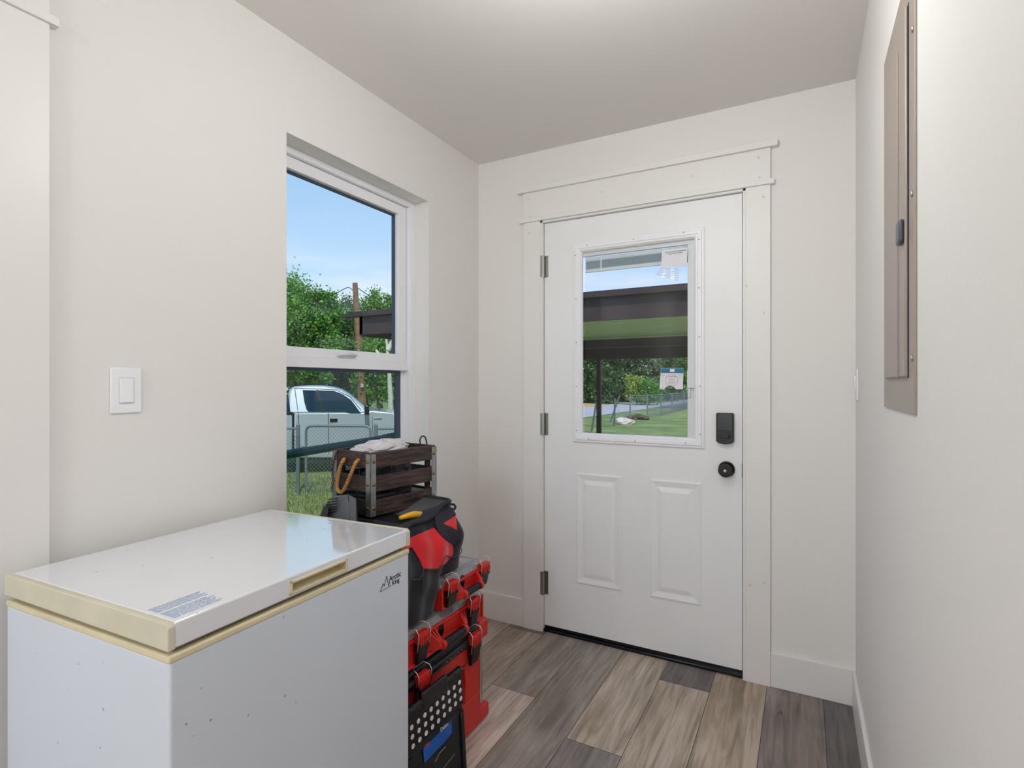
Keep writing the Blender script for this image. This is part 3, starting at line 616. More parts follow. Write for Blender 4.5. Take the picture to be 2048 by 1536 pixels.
def grip(par, y0, y1, z, xf, arm_in):
    for s_, ye in ((-1, y0), (1, y1)):
        a = MB()
        for k in range(3):
            yb = ye + s_*(.008+k*.013)
            a.hexa([Vector(v) for v in ((xf-.004, yb-.003, z-.012), (xf+.030, ye+s_*.004-.003, z-.010), (xf+.030, ye+s_*.004+.003, z-.010), (xf-.004, yb+.003, z-.012), (xf-.004, yb-.003, z+.052-k*.004), (xf+.022, ye+s_*(.006+k*.006)-.003, z+.018), (xf+.022, ye+s_*(.006+k*.006)+.003, z+.018), (xf-.004, yb+.003, z+.052-k*.004))])
        a.cyl((xf+.022, ye-.006 if s_ > 0 else ye-.008, z), (xf+.022, ye+.008 if s_ > 0 else ye+.006, z), .015, 14)
        a.build('handle_arm', 'red', par, .0015)
    n = 11; pts = []; rr = []
    for k in range(n*4+1):
        pts.append((xf+.022, y0+(y1-y0)*k/(n*4), z)); rr.append(.0125 if k % 4 else .0108)
    MB().tube(pts, rr, 16).build('handle_grip', 'black', par, smooth=True)
def organizer(label, y0, y1, z0, h, hy0, hy1, ly, depth=.41):
    t = thing('tool_organizer', label, 'organizer case', ((XF-depth/2), (y0+y1)/2, z0), 0, None)
    zb = z0+h-.026
    b = MB(); th = .006
    b.box(XF-depth, XF, y0, y1, z0, z0+.006).box(XF-th, XF, y0, y1, z0, zb).box(XF-depth, XF-depth+th, y0, y1, z0, zb).box(XF-depth, XF, y0, y0+th, z0, zb).box(XF-depth, XF, y1-th, y1, z0, zb)
    b.build('tub', 'red', t, .003)
    bi = MB(); ny = max(1, round((y1-y0)/.12))
    for i in range(ny):
        for j in range(3):
            ya = y0+.012+(y1-y0-.024)*i/ny; xa = XF-depth+.012+(depth-.024)*j/3
            zz = z0+.03+.012*((i*3+j*2) % 4); bi.box(xa+.002, xa+(depth-.024)/3-.002, ya+.002, ya+(y1-y0-.024)/ny-.002, z0+.008, zz)
    bi.build('bin', 'black', t, .003)
    l = MB().hexa([Vector(v) for v in ((XF-depth+.002, y0+.002, zb), (XF+.002, y0+.002, zb), (XF+.002, y1-.002, zb), (XF-depth+.002, y1-.002, zb), (XF-depth+.01, y0+.01, z0+h), (XF-.014, y0+.01, z0+h), (XF-.014, y1-.01, z0+h), (XF-depth+.01, y1-.01, z0+h))])
    ld_ = l.build('clear_lid', 'clear', t, .003); ld_['label'] = 'transparent lid'
    rb = MB(); n = int((y1-y0-.05)/.014)
    for k in range(n):
        yy_ = y0+.025+k*.014; rb.box(XF-.018, XF-.003, yy_, yy_+.003, z0+h-.001, z0+h+.0015)
    rb.box(XF-depth+.02, XF-.022, y0+.02, y0+.026, z0+h, z0+h+.003).box(XF-depth+.02, XF-.022, y1-.026, y1-.02, z0+h, z0+h+.003).box(XF-.026, XF-.020, y0+.02, y1-.02, z0+h, z0+h+.003)
    rb.build('lid_rib', 'clear', ld_)
    # recess openings and moulded face ribs
    rc = MB(); ym = (hy0+hy1)/2
    rc.prism([Vector((XF+.0005, hy0+.026+.015*math.cos(R(a)), z0+.058+.022*math.sin(R(a)))) for a in range(0, 360, 24)], (.001, 0, 0)); rc.build('finger_recess', 'blackg', t)
    fr_ = MB().box(XF, XF+.005, y0+.004, y1-.004, zb-.010, zb-.002).box(XF, XF+.004, y0+.004, y1-.004, z0, z0+.010); 
    for yv in (y0+.004, y1-.012): fr_.box(XF, XF+.006, yv, yv+.008, z0, zb)
    fr_.build('face_rib', 'red', t, .0015)
    grip(t, hy0, hy1, z0+.026, XF+.004, 0)
    for y_ in ly: latch(t, y_, z0+.004, z0+h-.004, .052, XF+.004)
    return t
# big rolling box
rb_ = thing('rolling_toolbox', 'large red rolling tool box with black lid, lowest of the stack behind the freezer', 'tool box', (XF-.2, 1.46, 0))
b = MB(); by0, by1 = 1.225, 1.672
b.box(XF-.43, XF-.012, by0, by1, .012, .325)
b.box(XF-.43, XF, by0, by1, .004, .125)
b.hexa([Vector(v) for v in ((XF-.02, by1-.10, .12), (XF, by1-.10, .12), (XF, by1, .12), (XF-.02, by1, .12), (XF-.02, by1-.10, .33), (XF, by1-.10, .33), (XF, by1, .33), (XF-.02, by1, .33))])
b.hexa([Vector(v) for v in ((XF-.02, by0, .12), (XF, by0, .12), (XF, by0+.11, .12), (XF-.02, by0+.11, .12), (XF-.02, by0, .33), (XF, by0, .33), (XF, by0+.11, .33), (XF-.02, by0+.11, .33))])
b.box(XF-.012, XF+.004, by0+.10, by1-.09, .265, .325)
b.build('tub', 'red', rb_, .006, 3)
MB().hexa([Vector(v) for v in ((XF-.012, by0+.11, .262), (XF+.004, by0+.11, .262), (XF+.004, by1-.10, .262), (XF-.012, by1-.10, .262), (XF-.012, by0+.14, .232), (XF-.010, by0+.14, .232), (XF-.010, by1-.13, .232), (XF-.012, by1-.13, .232))]).build('front_ledge', 'red', rb_, .001)
bl_ = MB().box(XF-.43, XF+.004, by0, by1-.008, .330, .375).box(XF-.02, XF+.014, by0, by1-.02, .322, .352)
bl = bl_.build('lid', 'black', rb_, .010, 3); bl['label'] = 'black lid'
dt = MB()
for k in range(10): dt.box(XF+.0145, XF+.0155, by0+.125+k*.022, by0+.133+k*.022, .336, .338)
dt.build('lid_stud', 'chrome', bl)
for y_ in (1.31, 1.605): latch(rb_, y_, .255, .368, .056, XF+.008)
MB().hexa([Vector(v) for v in ((XF-.001, 1.572, .185), (XF+.004, 1.572, .185), (XF+.004, 1.64, .185), (XF-.001, 1.64, .185), (XF-.001, 1.572, .225), (XF+.001, 1.572, .225), (XF+.001, 1.64, .225), (XF-.001, 1.64, .225))]).build('latch_pocket', 'red', rb_, .001)
for xa, xb in ((XF-.06, XF), (XF-.38, XF-.32)):
    MB().box(xa, xb, by1-.005, 1.737, .006, .052).build('foot', 'red', rb_, .006, 3)
    MB().box(xa+.002, xb+.002, by1-.01, 1.727, .305, .372).build('handle_bracket', 'red', rb_, .008, 3)
for xx in (XF-.022, XF-.355): MB().cyl((xx, 1.708, .05), (xx, 1.708, .31), .0085, 16).build('handle_tube', 'chrome', rb_, smooth=False)
for xx in (XF-.10, XF-.30): MB().cyl((xx-.02, by1+.028, .04), (xx+.02, by1+.028, .04), .040, 24).build('wheel', 'black', rb_, .004)
organizer('wide red organizer case with clear lid lying on the rolling tool box', 1.225, 1.690, .385, .112, 1.405, 1.53, (1.312, 1.602))
organizer('half-width red organizer case with clear lid, on the wide organizer case', 1.425, 1.692, .502, .098, 1.528, 1.628, (1.468, 1.672))

# ---------------------------------------------------------------- folding stool
sp0 = Vector((-.985, 1.467, .322)); sp1 = Vector((-.955, 1.452, 0.0)); uu = (sp0-sp1).normalized(); rr_ = Vector((0, 1, 0)); nn = rr_.cross(uu).normalized()
if nn.x < 0: nn = -nn
SW = .29
st = thing('folding_step_stool', 'black folded step stool with white grip dots leaning on the red tool box', 'step stool', (-.975, 1.32, 0))
O_ = sp0 - uu*.322
def sp(y_, h_, d_=0): return Vector((0, y_, 0)) + Vector((O_.x, O_.y, 0)) + uu*h_ + nn*d_
def sbox(y0, y1, h0, h1, d0, d1): return MB().hexa([sp(y0, h0, d0), sp(y0, h0, d1), sp(y1, h0, d1), sp(y1, h0, d0), sp(y0, h1, d0), sp(y0, h1, d1), sp(y1, h1, d1), sp(y1, h1, d0)])
sbox(-SW, 0, .205, .312, -.010, .006).build('step_panel', 'blackg', st, .004)
sbox(-SW+.004, -.004, .190, .205, -.008, .002).build('panel_hinge_strip', 'black', st, .002)
lower = sbox(-SW+.012, 0, .0, .190, -.012, .001); lower.build('leg_panel', 'black', st, .004)
for ya in (-SW+.012, -.020): sbox(ya, ya+.018, 0, .19, .0, .007).build('leg', 'blackg', st, .002)
def roll(y0, y1, hh, n):
    pts, r2 = [], []
    for k in range(n*4+1): pts.append(sp(y0+(y1-y0)*k/(n*4), hh, -.002)); r2.append(.0125 if k % 4 else .0108)
    return MB().tube(pts, r2, 14)
roll(-SW, -SW+.085, .312, 5).build('hinge_barrel', 'blackg', st, smooth=True); roll(-.085, 0, .312, 5).build('hinge_barrel', 'blackg', st, smooth=True)
hd = sbox(-.208, -.083, .286, .337, -.006, .010).build('carry_handle', 'black', st, .010, 4)
sbox(-.185, -.105, .300, .318, .0095, .0108).build('hand_slot', 'ink', st, .003)
dm = MB(); nplane = nn
d1 = [onp(823.2, 1454.8, sp(0, .25, .006), nplane), onp(918.8, 1364.7, sp(0, .25, .006), nplane), onp(921.6, 1396.8, sp(0, .25, .006), nplane), onp(826, 1492.4, sp(0, .25, .006), nplane)]
for i in range(9):
    for j in range(3):
        u, v = i/8, j/2; c = (d1[0]*(1-u)+d1[1]*u)*(1-v)+(d1[3]*(1-u)+d1[2]*u)*v
        dm.prism([c+(rr_*math.cos(R(a))*.0072+uu*math.sin(R(a))*.0068) for a in range(0, 360, 20)], nn*.0012)
dm.build('dot_pattern', 'dot', st)
lbp = [onp(x, y, sp(0, .12, .0035), nplane) for x, y in ((846, 1498), (902.5, 1440), (903.5, 1466), (885, 1488), (848.5, 1526))]
lbo = MB().prism(lbp, nn*.0008).build('product_label', 'blue', st); lbo['label'] = 'blue printed label'
text('printed_text', 'Delxo', 'paper', .016, onp(881, 1464, sp(0, .12, .0045), nplane), rr_, uu, st)
oa = onp(849, 1498, sp(0, .12, .0045), nplane); text('printed_text', 'STEP', 'orange', .012, oa, rr_, uu, st)
MB().tube([onp(x, y, sp(0, .1, .006), nplane) for x, y in ((891, 1493), (878, 1507), (870, 1524))], .0014, 6).build('fold_wire', 'chrome', st)
MB().tube([onp(x, y, sp(0, .1, .006), nplane) for x, y in ((909, 1508), (906, 1512), (887, 1536))], .0010, 6).build('fold_wire', 'chrome', st)

# ---------------------------------------------------------------- tool bag
BG = thing('tool_bag', 'red and black canvas tool bag slumped over the organizer cases behind the freezer', 'tool bag', (-1.22, 1.38, .50))
def sm(a, b, x): x = min(max((x-a)/(b-a), 0), 1); return x*x*(3-2*x)
NU, NV = 200, 60
def bagp(u, v, off=0.):
    hxx = .185 - .030*sm(.5, 1, v) + .014*math.sin(v*math.pi); hyy = .187 - .020*sm(.35, 1., v) + .010*math.sin(v*math.pi); rc = .055
    # walk the rounded rectangle by arc length from the middle of the front (+x), towards +y
    a_, b_, q = hxx-rc, hyy-rc, math.pi/2*rc; P_ = 4*(a_+b_)+4*q; d = (u % 1.)*P_
    segs = [(b_, 0), (q, 'c0'), (2*a_, 1), (q, 'c1'), (2*b_, 2), (q, 'c2'), (2*a_, 3), (q, 'c3'), (b_+1e-6, 4)]
    for ln, kd in segs:
        if d <= ln: break
        d -= ln
    if kd == 0: lx, ly, nx_, ny_ = hxx, d, 1, 0
    elif kd == 1: lx, ly, nx_, ny_ = a_-d, hyy, 0, 1
    elif kd == 2: lx, ly, nx_, ny_ = -hxx, b_-d, -1, 0
    elif kd == 3: lx, ly, nx_, ny_ = -a_+d, -hyy, 0, -1
    elif kd == 4: lx, ly, nx_, ny_ = hxx, -b_+d, 1, 0
    else:
        i_ = int(kd[1]); t_ = math.pi/2*(i_+d/q); nx_, ny_ = math.cos(t_), math.sin(t_); lx = (a_ if i_ in (0, 3) else -a_)+rc*nx_; ly = (b_ if i_ in (0, 1) else -b_)+rc*ny_
    x = -1.225+lx; y = 1.385+ly
    zb = .508 + (.613-.508)*sm(1.39, 1.43, y); zt = .805 + .028*sm(1.40, 1.50, y) - .018*sm(1.35, 1.2, y)
    z = zb + (zt-zb)*v
    wob = .006*math.sin(y*37+z*23)*math.sin(z*31+1.3)+.004*math.sin(y*71-z*17)
    p = Vector((x + nx_*(wob+off), y + ny_*(wob+off), z)); return p
vs = [bagp(i/NU, j/NV) for j in range(NV+1) for i in range(NU)]
fs = [(j*NU+i, j*NU+(i+1) % NU, (j+1)*NU+(i+1) % NU, (j+1)*NU+i) for j in range(NV) for i in range(NU)]
bt = Vector((-1.225, 1.385, .53)); vs.append(bt)
fs += [((i+1) % NU, i, len(vs)-1) for i in range(NU)]
vs.append(Vector((-1.225, 1.385, .775))); fs += [(NV*NU+i, NV*NU+(i+1) % NU, len(vs)-1) for i in range(NU)]
MB().add(vs, fs).build('bag_body', 'blackcloth', BG, smooth=True)
def inside(poly, x, y):
    c = False; j = len(poly)-1
    for i in range(len(poly)):
        if (poly[i][1] > y) != (poly[j][1] > y) and x < (poly[j][0]-poly[i][0])*(y-poly[i][1])/(poly[j][1]-poly[i][1])+poly[i][0]: c = not c
        j = i
    return c
def surf(u, v):
    return bagp(u, v)
def locate(px, py_):  # the bag surface point seen at a picture point: gives a bag-fixed (u, v)
    best = None
    for i in range(-80, 100):
        for j in range(0, 61):
            p = bagp(i/300, j/60); q = proj(p); d_ = (q[0]-px)**2+(q[1]-py_)**2
            if best is None or d_ < best[0]: best = (d_, i/300, j/60)
    return best[1], best[2]
PN, PM, PU0, PU1 = 420, 200, -.30, .36
PG = [[bagp(PU0+(PU1-PU0)*i/PN, j/PM) for j in range(PM+1)] for i in range(PN+1)]
PC = {}
for i in range(PN):
    for j in range(PM):
        c_ = (PG[i][j]+PG[i+1][j+1])*.5; nn_ = (PG[i+1][j]-PG[i][j]).cross(PG[i][j+1]-PG[i][j])
        if nn_.dot(CO-c_) > 0: PC[i, j] = proj(c_)
def patch(name, m, poly, off):  # cloth panel: the cells of the bag's own surface inside a hand-drawn outline, lifted off it
    idx = {}; vs = []; fs = []
    def vid(i, j):
        if (i, j) not in idx: idx[i, j] = len(vs); vs.append(bagp(PU0+(PU1-PU0)*i/PN, j/PM, off))
        return idx[i, j]
    for (i, j), q in PC.items():
        if inside(poly, *q): fs.append((vid(i, j), vid(i+1, j), vid(i+1, j+1), vid(i, j+1)))
    o = MB().add(vs, fs).build(name, m, BG, smooth=True); sd_ = o.modifiers.new('thick', 'SOLIDIFY'); sd_.thickness = .003; sd_.offset = -1; return o
def quadpatch(name, m, a, b, c, d_, off):  # four-sided patch spanned a-b (left) to d-c (right)
    A, B, C_, D_ = [locate(*p) for p in (a, b, c, d_)]; n = 20; vs = []
    for i in range(n+1):
        for j in range(n+1):
            s, t = i/n, j/n; u = (A[0]*(1-s)+D_[0]*s)*(1-t)+(B[0]*(1-s)+C_[0]*s)*t; v = (A[1]*(1-s)+D_[1]*s)*(1-t)+(B[1]*(1-s)+C_[1]*s)*t
            vs.append(bagp(u, v, off if 0 < i < n and 0 < j < n else off*.3))
    fs = [(i*(n+1)+j, (i+1)*(n+1)+j, (i+1)*(n+1)+j+1, i*(n+1)+j+1) for i in range(n) for j in range(n)]
    return MB().add(vs, fs).build(name, m, BG, smooth=True)
p_ = patch('front_panel', 'redcloth', [(800, 1086), (823, 1073), (866, 1055), (876, 1066), (904, 1089), (905, 1108), (890, 1126), (873, 1137), (845, 1137), (838, 1120), (822, 1094), (804, 1100)], .004); p_['label'] = 'red canvas panel'
p_ = patch('upper_panel', 'redcloth', [(884, 1047), (909, 1031), (911, 1045), (912, 1060), (898, 1053)], .004); p_['label'] = 'red canvas panel'
patch('collar', 'webbing', [(866, 1040), (884, 1046), (911, 1029), (912, 1012), (890, 1018), (868, 1030)], .005)
patch('carrying_strap', 'webbing', [(866, 1033), (880, 1040), (884, 1048), (898, 1053), (911, 1061), (917, 1078), (905, 1090), (889, 1078), (875, 1066), (866, 1048)], .008)
def line(name, pts, r_, off, m='webbing'):
    uv = [locate(*p) for p in pts]; P = []
    for a, b_ in zip(uv, uv[1:]): P += [bagp(a[0]+(b_[0]-a[0])*s/6, a[1]+(b_[1]-a[1])*s/6, off) for s in range(6)]
    P.append(bagp(*uv[-1], off)); return MB().tube(P, r_, 6).build(name, m, BG, smooth=True)
M['pipe'] = mat('grey_piping', (62, 64, 78), .7)
line('pocket_edge', [(822, 1161), (838, 1158), (844, 1145), (845, 1137), (873, 1138), (900, 1115), (906, 1092)], .0015, .005, 'pipe')
line('pocket_seam', [(845, 1138), (844, 1160), (843, 1190)], .0012, .003, 'pipe')
rim = [bagp(i/60, 1., .003) for i in range(60)]
MB().tube(rim, .007, 8, closed=True).build('rim_binding', 'webbing', BG, smooth=True)
lp = [onx(x, y, X_) for x, y, X_ in ((884, 1017, -1.12), (890, 1011, -1.125), (900, 1008.5, -1.13), (908, 1009, -1.125), (911, 1014, -1.115), (908, 1019, -1.10))]
MB().tube(lp, .0045, 8).build('carry_loop', 'webbing', BG, smooth=True)

# ---- things lying in the mouth of the bag
cs_ = MB(); c0_ = onx(829, 1049, -1.12)
cs_.box(-1.30, -1.105, c0_.y-.085, c0_.y+.022, .774, .800)
tag(cs_.build('black_case', 'black', None, .012, 4), 'small black rounded plastic case lying in the mouth of the tool bag', 'case')
yt = thing('hand_tool', 'yellow handled tool with black markings in the bag under the crate', 'tool', tuple(onx(838, 1040, -1.15)))
pp = [onx(x, y, -1.13) for x, y in ((800, 1036), (814, 1032), (828, 1029), (841, 1031), (853, 1039), (858, 1043))]
MB().tube(pp, [.006, .009, .012, .0135, .0135, .010], 14).build('grip', 'yellow', yt, smooth=True)
MB().tube([onx(x, y, -1.128) for x, y in ((858, 1044), (852, 1049), (846, 1052))], [.009, .007, .004], 10).build('trigger_guard', 'yellow', yt, smooth=True)
tk = MB()
for x, y in ((842, 1036), (846, 1034), (849, 1037), (844, 1039)): p = onx(x, y, -1.1165); tk.box(p.x-.001, p.x+.0015, p.y-.002, p.y+.002, p.z-.0022, p.z+.0022)
tk.build('grip_marking', 'ink', yt)
sw_ = MB(); sw_.tube([onx(785, 1050, -1.20), onx(826, 1040, -1.15)], [.006, .008], 10)
tag(sw_.build('wooden_stick', 'tan', None, smooth=True), 'worn tan wooden stick lying in the bag below the crate', 'stick')

# ================================================================== CRATE
CR = thing('wooden_crate', 'dark stained slatted wooden crate with steel corners on top of the tool bag', 'crate', (-1.237, 1.32, .803), R(-8.2))
# local: origin at the near corner; +y along the long side, -x along the short side
CL, CWd, CH = .300, .200, .213; sh, gp = .052, .0265
for k in range(3):
    z0 = .003+k*(sh+gp)
    MB().box(-.014, -.002, .002, CL-.002, z0, z0+sh).build('slat', 'slat', CR, .0015, local=True)
    MB().box(-CWd+.002, -CWd+.014, .002, CL-.002, z0, z0+sh).build('slat', 'slat', CR, .0015, local=True)
M['slatx'] = wood_mat('dark_stained_wood_cross', (30, 22, 22), (84, 64, 58), 0)
for k in range(3):
    z0 = .003+k*(sh+gp)
    MB().box(-CWd+.014, -.014, .002, .014, z0, z0+sh).build('slat', 'slatx', CR, .0015, local=True)
    MB().box(-CWd+.014, -.014, CL-.014, CL-.002, z0, z0+sh).build('slat', 'slatx', CR, .0015, local=True)
MB().box(-CWd+.014, -.014, .014, CL-.014, .003, .012).build('bottom_board', 'slat', CR, .001, local=True)
for (x, sx_) in ((-.014, -1), (-CWd+.014, 1)):
    for (y, sy_) in ((.014, 1), (CL-.014, -1)):
        MB().box(min(x, x+sx_*.016), max(x, x+sx_*.016), min(y, y+sy_*.016), max(y, y+sy_*.016), .004, CH-.004).build('corner_post', 'slat', CR, .001, local=True)
for cx_, sx_ in ((0, -1), (-CWd, 1)):
    for cy_, sy_ in ((0, 1), (CL, -1)):
        t_ = .0012; ax, bx_ = sorted((cx_-sx_*t_, cx_+sx_*.022)); ay, by_ = sorted((cy_-sy_*t_, cy_+sy_*.022))
        q = MB(); xa, xb = sorted((cx_-sx_*t_, cx_+sx_*.0015)); q.box(xa, xb, ay, by_, .004, CH-.006)
        ya, yb = sorted((cy_-sy_*t_, cy_+sy_*.0015)); q.box(ax, bx_, ya, yb, .004, CH-.006)
        br_ = q.build('corner_bracket', 'steel', CR, local=True)
        for zz in (.030, .108, .182):
            MB().dome((cx_-sx_*t_, cy_+sy_*.013, zz), (-sx_, 0, 0), .0062, .0035).build('rivet', 'brass', br_, smooth=True, local=True)
            MB().dome((cx_+sx_*.013, cy_-sy_*t_, zz), (0, -sy_, 0), .0062, .0035).build('rivet', 'brass', br_, smooth=True, local=True)
ci = ROOTM[CR.name]; cinv = ci.inverted(); cn = ci.to_3x3() @ Vector((0, -1, 0)); c0p = ci @ Vector((0, -.008, 0))
def cshort(px, py_, off=0): return onp(px, py_, c0p+cn*off, cn)
rp_ = [cshort(689.5, 918, -.010), cshort(686, 922, .004), cshort(680, 935, .006), cshort(676, 953, .006), cshort(674, 970, .006), cshort(676, 980, .006), cshort(681.5, 984.5, .006), cshort(688, 979, .006), cshort(696, 962, .006), cshort(704, 943, .006), cshort(712, 925, .004), cshort(718, 920, -.010)]
def resamp(pts, n):
    pts = [Vector(p) for p in pts]; out = []
    for i in range(len(pts)-1):
        p0_, p1_, p2_, p3_ = pts[max(i-1, 0)], pts[i], pts[i+1], pts[min(i+2, len(pts)-1)]
        for k in range(n):
            t = k/n; out.append(.5*((2*p1_)+(p2_-p0_)*t+(2*p0_-5*p1_+4*p2_-p3_)*t*t+(3*p1_-p0_-3*p2_+p3_)*t**3))
    out.append(pts[-1]); return out
def rope(mb, pts, R_, r_, turns):
    P = resamp(pts, 12); Ln = len(P); ref = Vector((0, 0, 1))
    for s in range(3):
        Q = []
        for i, p in enumerate(P):
            t = (P[min(i+1, Ln-1)]-P[max(i-1, 0)]).normalized(); a = t.cross(Vector((.3, .9, .1))).normalized(); b_ = t.cross(a); th = turns*2*math.pi*i/Ln + s*2*math.pi/3
            Q.append(p+(a*math.cos(th)+b_*math.sin(th))*R_)
        mb.tube(Q, r_, 7)
    return mb
rope(MB(), rp_, .0032, .0036, 13).build('rope_handle', 'rope', CR, smooth=True)
# scorched brand mark on lowest front slat
p = Vector((-.0012, .245, .030)); sc_ = MB()
for k in range(26):
    a = random.random()*6.28; rr0 = .017*math.sqrt(random.random()); yy_ = p.y+rr0*math.cos(a); zz_ = p.z+rr0*math.sin(a); wl_ = random.uniform(.003, .009)
    sc_.box(-.0020, -.0016, yy_-wl_/2, yy_+wl_/2, zz_, zz_+.0008)
M['brand'] = mat('worn_brown_mark', (140, 96, 70), .7); sc_.build('brand_mark', 'brand', CR, local=True)
# contents
def crumple(name, label, cat, m, cpos, dims, seed, n=28, parent=None):
    rg = random.Random(seed); ph = [rg.random()*6 for _ in range(6)]; vs = []
    for j in range(n//2+1):
        for i in range(n):
            a = 2*math.pi*i/n; b_ = -math.pi/2+math.pi*j/(n//2)
            r_ = 1+.16*math.sin(3*a+ph[0]+2*b_)+.11*math.sin(7*a+ph[1])*math.cos(5*b_+ph[2])+.05*rg.uniform(-1, 1)
            vs.append(Vector(cpos)+Vector((dims[0]*r_*math.cos(b_)*math.cos(a), dims[1]*r_*math.cos(b_)*math.sin(a), dims[2]*r_*math.sin(b_))))
    fs = [(j*n+i, j*n+(i+1) % n, (j+1)*n+(i+1) % n, (j+1)*n+i) for j in range(n//2) for i in range(n)]
    o = MB().add(vs, fs).build(name, m, None, smooth=False); 
    return tag(o, label, cat)
cc = lambda x, y, z: ci @ Vector((x, y, z))
crumple('plastic_wrapper', 'crumpled grey white plastic wrapper bulging out of the top of the crate', 'wrapper', 'bagplastic', cc(-.11, .145, .205), (.066, .125, .030), 3)
crumple('dark_pouch', 'black folded pouch inside the crate seen between its slats', 'pouch', 'blackcloth', cc(-.085, .15, .095), (.058, .115, .075), 8)
lo_ = MB().box(-.18, -.02, .02, .13, .014, .07).box(-.17, -.025, .15, .28, .014, .05)
q = MB(); q.v = [ci @ v for v in lo_.v]; q.f = lo_.f; tag(q.build('tool_case', 'black', None, .008), 'low black plastic tool case at the bottom inside the crate', 'case')
cb = MB()
cb.tube(resamp([onx(x, y, X_) for x, y, X_ in ((780, 906, -1.27), (800, 897, -1.26), (815, 891, -1.25), (823, 892, -1.24), (820, 903, -1.24))], 8), .0014, 6)
cb.tube(resamp([onx(x, y, X_) for x, y, X_ in ((786, 906, -1.28), (806, 895, -1.27), (818, 894, -1.26), (822, 899, -1.25), (817, 905, -1.24))], 8), .0014, 6)
tag(cb.build('black_cable', 'black', None, smooth=True), 'thin doubled black cable looping over the wrapper in the crate', 'cable')
cb = MB().tube(resamp([onx(x, y, X_) for x, y, X_ in ((688, 903, -1.38), (689, 894, -1.38), (696, 890, -1.37), (704, 892, -1.36), (714, 899, -1.35))], 8), .0013, 6)
tag(cb.build('bent_wire', 'black', None, smooth=True), 'thin black wire arching up at the left end of the crate', 'wire')
cb = MB().tube(resamp([cshort(x, y, o_) for x, y, o_ in ((738, 903, -.03), (725, 906, .003), (720, 930, .004), (718, 960, .004), (714, 985, .005), (712, 1000, .006))], 6), .0011, 6)
tag(cb.build('charging_cable', 'black', None, smooth=True), 'thin dark cable hanging down the short end of the crate beside the rope', 'cable')
sl = MB(); P = resamp([onx(x, y, X_) for x, y, X_ in ((843, 906, -1.25), (841, 890, -1.25), (840, 879, -1.25), (845, 872, -1.25), (851, 876, -1.25), (854, 890, -1.25), (855, 906, -1.25))], 8)
sl.tube(P, .0028, 6); tag(sl.build('strap_loop', 'blackcloth', None, smooth=True), 'black strap loop standing up at the right end of the crate', 'strap')
ch = MB(); P = resamp([cshort(x, y, o_) for x, y, o_ in ((682, 902, 0), (674, 905, .004), (670, 915, .008), (667, 930, .010), (665, 945, .010), (665.5, 962, .010), (664, 983, .010))], 3)
for i in range(len(P)-1):
    a, b_ = P[i], P[i+1]; t = (b_-a).normalized(); s_ = t.cross(Vector((.2, -1, .1)) if i % 2 else Vector((1, .2, .1))).normalized(); m_ = (a+b_)/2
    ch.tube([m_+t*math.cos(R(k*36))*.0062+s_*math.sin(R(k*36))*.0036 for k in range(10)], .0011, 5, closed=True)
tag(ch.build('rusty_chain', 'rust', None, smooth=True), 'rusty chain hanging over the far left corner of the crate', 'chain')

# ---------------------------------------------------------------- charger beside the crate
CH_ = thing('battery_charger', 'charcoal plastic tool battery charger with vents between the crate and window', 'charger', (-1.33, 1.235, .79))
Zc = 1.70
def cz(x, y, dz=0): return ond(x, y, Zc+dz)
b = MB(); b.hexa([cz(706, 1060, -.03), cz(640, 1045, .0), cz(652, 1030, .10), cz(712, 1045, .07), cz(695, 989, .0), cz(668, 993, .03), cz(672, 991, .09), cz(699, 988, .07)])
b.build('housing', 'grey', CH_, .004)
b = MB(); b.hexa([cz(714, 1052, -.02), cz(700, 1052, -.03), cz(702, 1045, .06), cz(716, 1045, .06), cz(712, 998, .0), cz(697, 990, .0), cz(699, 989, .06), cz(713, 997, .06)])
b.build('battery_slot', 'grey', CH_, .003)
v = MB()
for k in range(6):
    y_ = 996+k*5.2
    v.tube([cz(657-k*2.0, y_+3.2, -.004), cz(676-k*.7, y_, -.004)], .0022, 5)
v.build('vent_slot', 'ink', CH_)
b = MB(); b.hexa([cz(650, 1060, -.05), cz(632, 1052, -.02), cz(634, 1046, .06), cz(650, 1048, .05), cz(658, 1010, -.01), cz(648, 1012, .0), cz(650, 1006, .05), cz(660, 1004, .05)])
b.build('contact_block', 'black', CH_, .004)
# ================================================================== OUTSIDE
def G(x, y):
    d_ = sm(8, 22, y); return -.66*(1-d_) + -.42*d_
gm = MB(); xs = [-90, -60, -40, -30, -24, -20, -17, -15, -13, -11, -9.5, -8, -7, -6, -5, -4, -3, -2, -1, 0, 2, 5, 10, 20, 40]; ys = [-20, -8, -2, 0, 2, 4, 6, 8, 10, 12, 14, 16, 18, 20, 22, 26, 32, 42, 60, 90, 140]
vs = [Vector((x, y, G(x, y))) for y in ys for x in xs]; nx = len(xs)
gm.add(vs, [(j*nx+i, j*nx+i+1, (j+1)*nx+i+1, (j+1)*nx+i) for j in range(len(ys)-1) for i in range(nx-1)]); struct('ground', gm, 'lawn')
def strip(name, pts, m, dz):
    mb = MB(); n = len(pts)//2; vs = []
    for a, b_ in zip(pts[:n], pts[n:]): vs += [Vector((a[0], a[1], G(*a)+dz)), Vector((b_[0], b_[1], G(*b_)+dz))]
    mb.add(vs, [(2*i, 2*i+1, 2*i+3, 2*i+2) for i in range(n-1)]); return struct(name, mb, m)
L1 = [(-10.4, 15), (-9.7, 20), (-9.58, 25.2), (-9.48, 29.9), (-9.3, 38), (-9.26, 50), (-9.2, 90)]; L2 = [(-15.0, 15), (-14.2, 25), (-13.9, 32), (-13.8, 36.2), (-14.4, 45.7), (-12.3, 60), (-11, 90)]
strip('road', L1+L2, 'road', .02)
strip('dry_verge', [(x-.01, y) for x, y in L2[:5]]+[(x-3.2, y) for x, y in L2[:5]], 'soil', .015)
